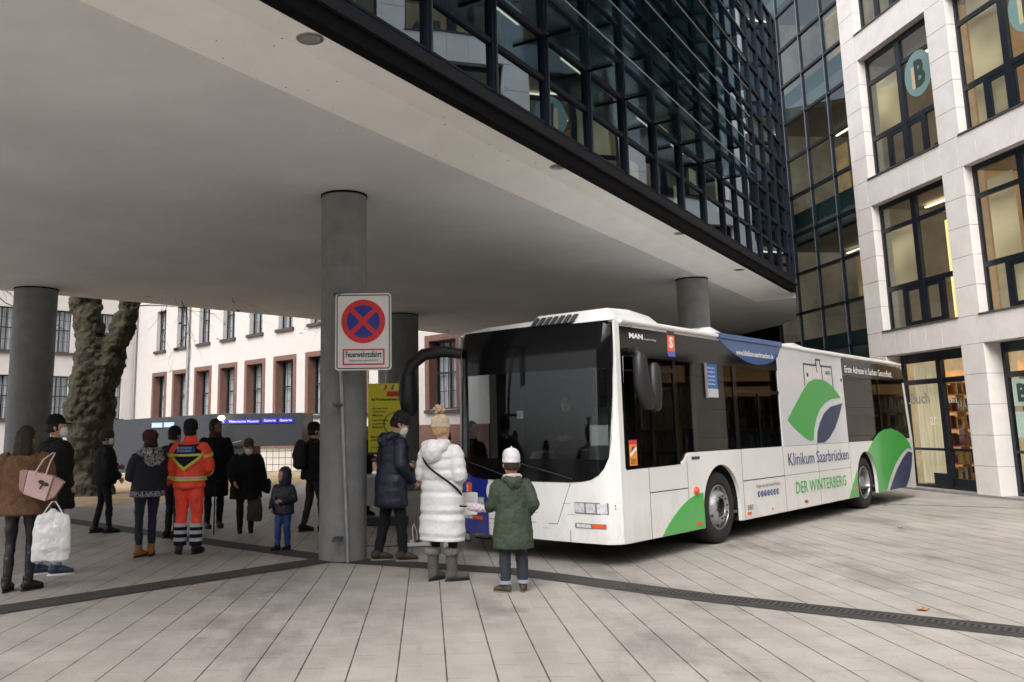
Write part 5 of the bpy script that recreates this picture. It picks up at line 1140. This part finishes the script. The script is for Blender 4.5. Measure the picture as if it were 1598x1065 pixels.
hol = []; LOWC = [1.95+2.72*k for k in range(-7, 7) if k not in ()]
for s_ in LOWC:
    if s_ > 17.5 or s_ < -10.2: continue
    X = -s_; hol.append((X-.92, X+.92, 2.30, 4.95)); hol.append((X-.62, X+.62, 6.30, 8.65)); hol.append((X-.62, X+.62, 10.2, 12.2))
X_END = -19.05
facade(wb, X_END, 11.3, 14.5, hol)
def school_window(par, xa, xb, za, zb_, red, n=2, yy=.22):
    if red: yy = .36
    f = bpy.data.objects.new('window', None); COL.objects.link(f); f.parent = par; f.location = (xa, 0, za); f.empty_display_size = .2; w, h = xb-xa, zb_-za
    if red:
        mb = MB()
        for a, b, c, d in ((-.06, .18, -.02, h+.10), (w-.18, w+.06, -.02, h+.10), (.18, w-.18, h-.12, h+.10)): mb.box(a, b, -.03, .42, c, d)
        mb.build('surround', RED, f); a0, b0 = .18, w-.18; h -= .12
    else: a0, b0 = 0, w
    mb = MB(); mb.box(a0-.22 if red else -.15, b0+.22 if red else w+.15, -.12, .2, -.14, -.0 if not red else -.022); mb.build('sill', SIL_, f)
    fr = MB()
    for q in range(n+1): x = lerp(a0, b0, q/n); fr.box(max(a0, x-.035), min(b0, x+.035), yy, yy+.06, 0, h)
    for z in (0, h*.52, h-.06): fr.box(a0+.035, b0-.035, yy-.005, yy+.055, z, z+.06)
    for q in range(n): x = lerp(a0, b0, (q+.5)/n); fr.box(x-.01, x+.01, yy+.01, yy+.03, .06, h-.06)
    for z in (h*.26, h*.76): fr.box(a0+.035, b0-.035, yy+.012, yy+.028, z, z+.02)
    fr.build('frame', WFR, f)
    mb = MB(); mb.add([(a0, yy+.03, 0), (b0, yy+.03, 0), (b0, yy+.03, h), (a0, yy+.03, h)], [(0, 1, 2, 3)]); mb.build('pane', WGL, f)
    mb = MB(); N = 40; vs = []
    for i in range(N+1): x = lerp(a0-.1, b0+.1, i/N); y = yy+.16+.03*math.sin(i*1.9)+.02*math.sin(i*.7); vs += [(x, y, -.1), (x, y, h+.1)]
    mb.add(vs, [(2*i, 2*i+2, 2*i+3, 2*i+1) for i in range(N) if i % 13 not in (0, 5)]); mb.build('curtain', CUR, f)
    return f
for h_ in hol:
    if h_[2] > 9: continue
    school_window(wb, h_[0], h_[1], h_[2], h_[3], h_[2] < 3, 2)
MB().box(X_END, 11.3, .8, .85, 0, 14).build('inner_wall', M('room_dark', (.04, .04, .04), .9), wb)
MB().box(X_END, 11.3, -.06, .0, .0, 1.75).build('plinth', RED, wb)
MB().box(X_END, 11.3, -.5, 8, 14.5, 14.7).build('eaves', SIL_, wb)
PIPE = M('zinc_pipe', (.30, .30, .31), .45, metal=.5, var=.15)
def pipe(x, par): mb = MB(); mb.tube([(x, -.12, 0), (x, -.12, 14.4)], .075, 12); p = mb.build('downpipe', PIPE, par, smooth=True)
pipe(-11.75, wb); pipe(X_END+.15, wb)
# wing to the left
vW = Vector((-math.cos(th), -math.sin(th), 0)); WL = math.atan2(math.sin(th), math.cos(th))
wl = root('white_wing', (-18.74, 52.18, 0), WL, 'left wing of the white building, seen behind the tree and far left pillar', 'building')
hol = []
for k in range(9):
    a = .78+3.1*k; X1_ = -a; X0_ = -(a+1.9)
    for z0, z1 in ((2.45, 4.9), (6.25, 8.7), (10.2, 12.3)): hol.append((X0_, X1_, z0, z1))
facade(wl, -32, -.02, 14.5, hol)
for h_ in hol:
    if h_[2] < 9: school_window(wl, h_[0], h_[1], h_[2], h_[3], False, 3)
MB().box(-32, -.05, .8, .85, 0, 14).build('inner_wall', M('room_dark', (.04, .04, .04), .9), wl); MB().box(-32, -.02, -.5, 8, 14.5, 14.7).build('eaves', SIL_, wl)
# ------------------------------------------------------------------ grey ramp enclosure with blue signs
GW = M('grey_metal_wall', (.040, .047, .058), .5, var=.12, metal=.2); GW2 = M('grey_box', (.020, .024, .030), .5, var=.12)
rp = root('grey_ramp_wall', (0, 33, 0), 0, 'grey metal ramp enclosure with blue signs below the white building', 'wall')
MB().prism([(-12.9, 0), (-8.9, 0), (-8.9, 2.28), (-12.9, 2.08)], lambda a, b, d: (a, d, b), 0, .3).build('ramp_wall', GW, rp)
mb = MB(); mb.box(-8.89, -5.35, -.25, 2.5, 1.05, 2.28); mb.box(-8.89, -7.5, -.15, 2.5, 0, 1.05); mb.build('canopy_box', GW2, rp, bevel=.01)
MB().box(-7.55, -5.35, .3, .5, 0, .18).build('step', M('kerb_pale', (.4, .38, .35), .9), rp)
tw = MB().box(-6.95, -5.3, -.1, .0, .0, .95).build('tiled_wall', M('tile_cream', (.62, .60, .55), .5, var=.05), rp)
mb = MB()
for q in range(8): mb.box(-6.95+q*.235, -6.935+q*.235, -.108, -.1, .0, .95)
for q in range(4): mb.box(-6.95, -5.3, -.109, -.101, .1+q*.25, .115+q*.25)
mb.build('tile_joint', SEAM, tw)
MB().box(-12.9, -8.9, -.12, -.001, 0, .12).build('kerb', M('kerb_pale', (.4, .38, .35), .9), rp)
mb = MB(); mb.tube([(-11.9, -.4, .35), (-10.6, -.4, .55), (-9.2, -.4, .9), (-7.6, -.4, 1.25)], .035, 8); mb.build('handrail', GREYD, rp, smooth=True)
bl = emis('sign_blue', (.015, .02, .40), .3); bl2 = emis('sign_pale_blue', (.28, .40, .70), .32)
for x0, x1, z0, z1, m_, tx in ((-11.12, -10.72, 1.80, 1.98, bl2, 'Eingang'), (-10.66, -10.27, 1.81, 1.99, bl2, 'Zugang'), (-8.78, -8.25, 1.90, 2.06, bl, 'Museum'), (-8.15, -6.95, 1.90, 2.06, bl, 'Historisches Museum'), (-6.85, -6.30, 1.92, 2.08, bl, 'Galerie'), (-6.25, -5.68, 1.92, 2.08, bl, 'Galerie')):
    y_ = -.02 if x0 < -9 else -.27
    o = MB().box(x0, x1, y_-.02, y_, z0, z1).build('blue_sign', m_, rp); text('lettering', tx, TXW, o, (x0+.05, y_-.023, z0+.04), XR, ZR, x1-x0-.1, .09)
gl = root('garden_lamp', (-8.3, 32.3, 0), 0, 'small bright lamp shining beside the bearded man', 'lamp')
mb = MB(); mb.tube([(0, 0, 0), (0, 0, 2.05)], .03, 8); mb.build('post', GREYD, gl); mb = MB(); mb.ell((0, 0, 2.12), (.13, .13, .09)); mb.build('lamp_head', emis('lamp_white', (1, .97, .85), 6), gl, smooth=True)
# street front across the square behind the camera, which the glass mirrors
ob = root('street_front', (-20, -30, 0), 0, 'long sandstone street front across the square behind the viewer', 'building')
OBW = M('street_stone', (.30, .26, .21), .85, var=.2, scale=.6)
MB().box(-40, 45, -8, 0, 0, 17).build('wall', OBW, ob)
wm_ = MB().box(-.8, .8, 0, .03, 0, 2.2).mesh('window', M('street_window', (.02, .024, .03), .15, var=.2)); fm_ = MB().box(-.95, .95, .0, .02, -.15, 2.35).mesh('surround', M('street_trim', (.42, .38, .32), .8))
for i in range(24):
    for j in range(4):
        o = link('window', wm_, ob); o.location = (-38+i*3.4, .02, 1.2+j*4.0); o2 = link('surround', fm_, o); o2.location.y = -.015
# ------------------------------------------------------------------ plane tree
def bark():
    m = bpy.data.materials.new('bark'); m.use_nodes = True; t = m.node_tree; b = t.nodes['Principled BSDF']; b.inputs['Roughness'].default_value = .95
    tc = t.nodes.new('ShaderNodeTexCoord'); n = t.nodes.new('ShaderNodeTexNoise'); n.inputs['Scale'].default_value = 3.5; n.inputs['Detail'].default_value = 10; n.inputs['Roughness'].default_value = .75; t.links.new(tc.outputs['Object'], n.inputs['Vector'])
    r = t.nodes.new('ShaderNodeValToRGB'); e = r.color_ramp.elements; e[0].position = .35; e[0].color = (.028, .023, .016, 1); e[1].position = .68; e[1].color = (.105, .092, .066, 1); q = e.new(.5); q.color = (.075, .068, .042, 1)
    t.links.new(n.outputs[0], r.inputs[0]); t.links.new(r.outputs[0], b.inputs['Base Color'])
    bp = t.nodes.new('ShaderNodeBump'); bp.inputs['Strength'].default_value = 1; bp.inputs['Distance'].default_value = .05; t.links.new(n.outputs[0], bp.inputs['Height']); t.links.new(bp.outputs[0], b.inputs['Normal']); return m
BARK = bark(); TREEP = (-9.0, 22.2)
tr = root('plane_tree', (*TREEP, 0), 0, 'old gnarled plane tree with mossy bark and two limbs beside the left pillar', 'tree')
mb = MB(); mb.tube([(.0, 0, -.1), (.02, 0, .15), (.0, 0, .6), (-.03, 0, 1.1), (-.10, 0, 1.8), (-.12, 0, 2.3), (-.06, 0, 2.9), (-.08, 0, 3.5), (-.20, 0, 4.2), (-.38, 0, 5.1), (-.45, .1, 6.2), (-.5, .2, 8.0), (-.3, .4, 10.5), (-.5, .6, 13)], [.76, .54, .42, .48, .58, .62, .56, .46, .34, .36, .36, .36, .25, .12], 28)
mb.tube([(.15, 0, 2.9), (.36, .05, 3.6), (.62, .1, 4.4), (.84, .15, 5.2), (1.1, .3, 6.4), (1.6, .5, 8.2), (1.9, .6, 10.5), (2.4, .4, 12.6)], [.45, .36, .30, .26, .24, .2, .14, .07], 20)
tk = remesh(mb, .03, 'trunk', [BARK], tr, amp=.10, scale=2.6, seed=2, smooth_it=1); disp(tk.data, .035, 9, 5); disp(tk.data, .018, 24, 6)
rr = random.Random(11); br_ = MB()
def branch(p, d, L_n, r, lv):
    n = 5; P = [p]; q = p.copy()
    for i in range(n): d = (d+Vector((rr.uniform(-.35, .35), rr.uniform(-.35, .35), rr.uniform(-.25, .18)))).normalized(); q = q+d*L_n/n; P.append(q.copy())
    br_.tube(P, [lerp(r, r*.35, i/n) for i in range(n+1)], 5 if lv else 7)
    if lv < 3:
        for i in range(2, n+1):
            if rr.random() < .62: branch(P[i], (d+Vector((rr.uniform(-1, 1), rr.uniform(-1, 1), rr.uniform(-.7, .5)))).normalized(), L_n*.6, r*.45, lv+1)
    if lv >= 2: TIPS.append(P[-1])
TIPS = []
for p, d, L_n, r in (((.72, .15, 5.2), (1, -.2, .35), 2.6, .03), ((.6, .1, 4.9), (1, -.5, .1), 1.8, .02), ((1.1, .3, 6.4), (1, -.3, -.15), 3.2, .035), ((1.6, .5, 8.2), (1, 0, .4), 4, .09), ((-.45, .1, 6.2), (-1, -.2, .2), 3.6, .08), ((-.5, .2, 8), (-.8, .5, .6), 4, .1),
                     ((-.38, 0, 5.2), (-1, -.2, .0), 2.6, .04), ((1.9, .6, 10), (.6, .4, 1), 3, .08), ((-.3, .4, 10.5), (-.2, -.6, 1), 3.4, .08), ((-.4, .3, 9), (.4, -.8, .6), 3.5, .08), ((.9, .2, 5.8), (.9, -.6, -.1), 2.6, .028)): branch(Vector(p), Vector(d).normalized(), L_n, r, 0)
br_.build('branches', BARK, tr)
lf = MB()
for p in rr.sample(TIPS, min(90, len(TIPS))):
    a = rr.uniform(0, 6.3); s_ = rr.uniform(.04, .08); u_ = Vector((math.cos(a), math.sin(a), rr.uniform(-.6, .2)))*s_; v_ = Vector((-math.sin(a), math.cos(a), rr.uniform(-.5, .5)))*s_*.8
    lf.add([p-u_, p+v_*.9-u_*.2, p+u_, p-v_*.9-u_*.2], [(0, 1, 2, 3)])
lo_ = lf.build('leaves', M('dry_leaf', '#7a5a2c', .8, var=.4, scale=3), tr); tag(lo_, kind='stuff')
# ------------------------------------------------------------------ signs and small things
sg = root('no_stopping_sign', (-1.30, 11.23, 0), math.radians(1), 'no-stopping fire access sign reading Feuerwehrzufahrt on the big pillar', 'sign')
SW_ = M('sign_white', (.72, .72, .71), .4, var=.03); SR = M('sign_red', (.62, .03, .035), .4, var=.04); SBL = M('sign_blue_paint', (.018, .035, .26), .4, var=.04)
def rrect(x0, x1, z0, z1, r):
    P = []
    for cx, cz, a in ((x1-r, z1-r, 0), (x0+r, z1-r, 90), (x0+r, z0+r, 180), (x1-r, z0+r, 270)): P += [(cx+r*math.cos(math.radians(a+q*15)), cz+r*math.sin(math.radians(a+q*15))) for q in range(7)]
    return P
SF = lambda a, b, d: (a, -.62+d, b)
# board spans x -.70..+.62 in sign space after perspective
bx0, bx1, bz0, bz1 = -.045, .655, 2.335, 3.30
bd = MB().prism(rrect(bx0, bx1, bz0, bz1, .04), SF, 0, .012).build('board', SW_, sg)
def ringp(P, Q, y0, y1, name, mat):
    mb = MB(); n = len(P); v = [SF(*p, y0) for p in P]+[SF(*p, y0) for p in Q]+[SF(*p, y1) for p in P]+[SF(*p, y1) for p in Q]; fs = []
    for i in range(n): j = (i+1) % n; fs += [(i, j, n+j, n+i), (2*n+i, 3*n+i, 3*n+j, 2*n+j), (i, 2*n+i, 2*n+j, j), (n+i, n+j, 3*n+j, 3*n+i)]
    mb.add(v, fs); return mb.build(name, mat, bd)
ringp(rrect(bx0+.018, bx1-.018, bz0+.018, bz1-.018, .03), rrect(bx0+.030, bx1-.030, bz0+.030, bz1-.030, .022), -.004, .0, 'border', SEAM)
cx_, cz_ = .305, 2.945; circ = lambda r, n=48: [(cx_+r*math.cos(2*PI*i/n), cz_+r*math.sin(2*PI*i/n)) for i in range(n)]
MB().prism(circ(.275), SF, -.004, 0).build('red_disc', SR, bd)
for q in range(4):
    a0 = q*90-45+ (0); P = [(cx_+.030*math.sqrt(2)*math.cos(math.radians(q*90)), cz_+.030*math.sqrt(2)*math.sin(math.radians(q*90)))]
    da = math.degrees(math.asin(.030/.205)); P += [(cx_+.205*math.cos(math.radians(a)), cz_+.205*math.sin(math.radians(a))) for a in [lerp(q*90-45+da, q*90+45-da, i/12) for i in range(13)]]
    MB().prism(P, SF, -.007, -.004).build('blue_field', SBL, bd)
ringp([(.05, 2.40), (.57, 2.40), (.57, 2.60), (.05, 2.60)], [(.068, 2.418), (.552, 2.418), (.552, 2.582), (.068, 2.582)], -.004, 0, 'red_frame', SR)
text('lettering', 'Feuerwehrzufahrt', SEAM, bd, (.088, -.622, 2.495), XR, ZR, .445, .075, .02, .003); text('lettering', 'Halteverbot gemäß StVO', SEAM, bd, (.13, -.622, 2.435), XR, ZR, .36, .035, .0, .003)
mb = MB(); mb.tube([(.10, -.36, 0), (.06, -.36, 1.0), (.01, -.36, 2.2), (-.01, -.40, 2.6), (-.02, -.56, 3.2)], .024, 12); mb.build('post', M('galvanised', (.33, .34, .35), .4, metal=.6, var=.2), sg, smooth=True)
for z in (.28, 1.9, 3.28): MB().box(-.07, .03, -.62, -.28, z, z+.03).build('clamp', GREYD, sg)
bn = root('yellow_banner', (-.98, 15.0, .20), math.radians(2), 'yellow notice board about mask rules on a grey pole behind the navy coat', 'banner')
YB = M('banner_yellow', (.92, .84, .06), .6, var=.05)
pn = MB().box(-.325, .325, -.01, .01, 1.02, 2.20).build('panel', YB, bn); MB().box(-.36, .36, -.12, .12, -.2, -.05).build('foot', GREYD, bn, bevel=.02); MB().box(-.34, .34, -.02, .02, .98, 1.02).build('rail', GREYD, bn)
mb = MB(); mb.tube([(0, .05, -.1), (0, .05, 2.45)], .03, 10); mb.build('pole', M('galvanised', (.33, .34, .35), .4, metal=.6, var=.2), bn, smooth=True)
MB().box(.0, .27, -.016, -.0105, 1.97, 2.06).build('red_label', M('label_red', (.65, .04, .06), .5), pn)
PR_ = M('stripe_redwhite', (.62, .08, .08), .5)
for q in range(7): x = -.12+q*.065; MB().prism([(x, 2.09-.02*q*.0), (x+.03, 2.09), (x+.06, 2.17), (x+.03, 2.17)], lambda a, b, d: (a, d, b-.012*abs(a)), -.0135, -.0105).build('stripe', PR_ if q % 2 else TXW, pn)
yt = lambda s_, x, z, w, h, b=.02: text('lettering', s_, SEAM, pn, (x, -.0105, 2.2-(2.2-z)*.78), XR, ZR, w, h, b)
yt('Auf Wochenmärkten gilt:', -.28, 1.80, .54, .06, .04)
for q, s_ in enumerate(('Bitte tragen Sie die', 'vorgeschriebene', 'Maske.', 'Halten Sie Abstand', 'zu anderen', 'Marktbesuchern.')): yt(s_, -.25, 1.62-q*.075-(.03 if q > 2 else 0), .27-.04*(q % 3), .038)
yt('Bitte achten Sie auf', -.28, 1.0, .34, .04); yt('andere. Danke!', -.28, .93, .28, .04); yt('www.saarbruecken.de', -.28, .78, .3, .03)
mb = MB(); mb.lathe([(.185, 0), (.20, 0), (.20, -.004), (.185, -.004)], lambda a, b, d: (a+.14, -.0105+d, b+1.50), 36, True); mb.build('emblem_ring', SEAM, pn)
MB().prism([(.14+.09*math.cos(a*.3), 1.52+.10*math.sin(a*.3)) for a in range(21)], lambda a, b, d: (a, d, b), -.0145, -.0105).build('emblem_face', SEAM, pn)
tb = root('folding_table', (-1.37, 15.75, 0), 0, 'white covered table between the big pillar and the banner', 'table')
MB().box(-.55, .35, -.3, .3, .77, .80).build('table_top', TXW, tb); MB().box(-.54, .34, -.29, .29, .28, .769).build('table_cover', M('cloth_white', (.55, .55, .54), .9, var=.1), tb, bevel=.01)
for x in (-.5, .3):
    for y in (-.26, .26): MB().box(x-.015, x+.015, y-.015, y+.015, 0, .28).build('leg', GREYD, tb)
ps = root('power_strip', (-.42, 12.2, 0), math.radians(12), 'white power strip with cables lying on the paving by the bus', 'power strip')
MB().box(-.2, .2, -.035, .035, .012, .06).build('strip_body', TXW, ps, bevel=.008)
for q in range(4): MB().box(-.16+q*.09, -.11+q*.09, -.025, .025, .061, .095).build('plug', M('plug_mix', ('#b0502a', '#d8d8d8', '#333333', '#c8c8c8')[q], .5) if q < 1 else (TXW if q % 2 else GREYD), ps, bevel=.005)
mb = MB(); mb.tube([(-.02, 0, .09), (-.03, .02, .25), (.0, .05, .31), (.04, .08, .2), (.06, .12, .03), (.3, .5, .015), (.8, .6, .012), (1.2, 1.2, .012)], .008, 8); mb.build('cable', TXW, ps, smooth=True)
mb = MB(); mb.tube([(-.19, 0, .03), (-.4, .05, .015), (-.7, .3, .012), (-.9, .9, .012), (-.9, 3.2, .012)], .007, 8); mb.build('cable', GREYD, ps, smooth=True)
def leaf(x, y, s_, label, rz):
    o = root('fallen_leaf', (x, y, .004), rz, label, 'leaf'); mb = MB(); n = 10; vs = [(0, 0, .02*s_*8)]
    for q in range(n): a = 2*PI*q/n; r = s_*(1 if q % 2 else .62); vs.append((r*math.cos(a), r*math.sin(a)*.8, .25*s_*abs(math.sin(a*1.5))+.002))
    mb.add(vs, [(0, q+1, (q+1) % n+1) for q in range(n)]); mb.build('blade', M('leaf_brown' if s_ < .06 else 'leaf_tan', '#6a4a36' if s_ < .06 else '#a8714e', .85, var=.3, scale=30), o)
    mb = MB(); mb.tube([(0, 0, .006), (s_*1.4, .01, .004)], .0022, 5); mb.build('stem', M('leaf_stem', '#5a4030', .8), o)
leaf(4.106, 7.721, .075, 'curled tan leaf lying beside the drain at lower right', .4); leaf(6.953, 13.483, .055, 'small brown leaf on the paving right of the rear wheel', 1.3)
leaf(8.55, 17.0, .05, 'tiny brown leaf near the shop door step', 2.0)
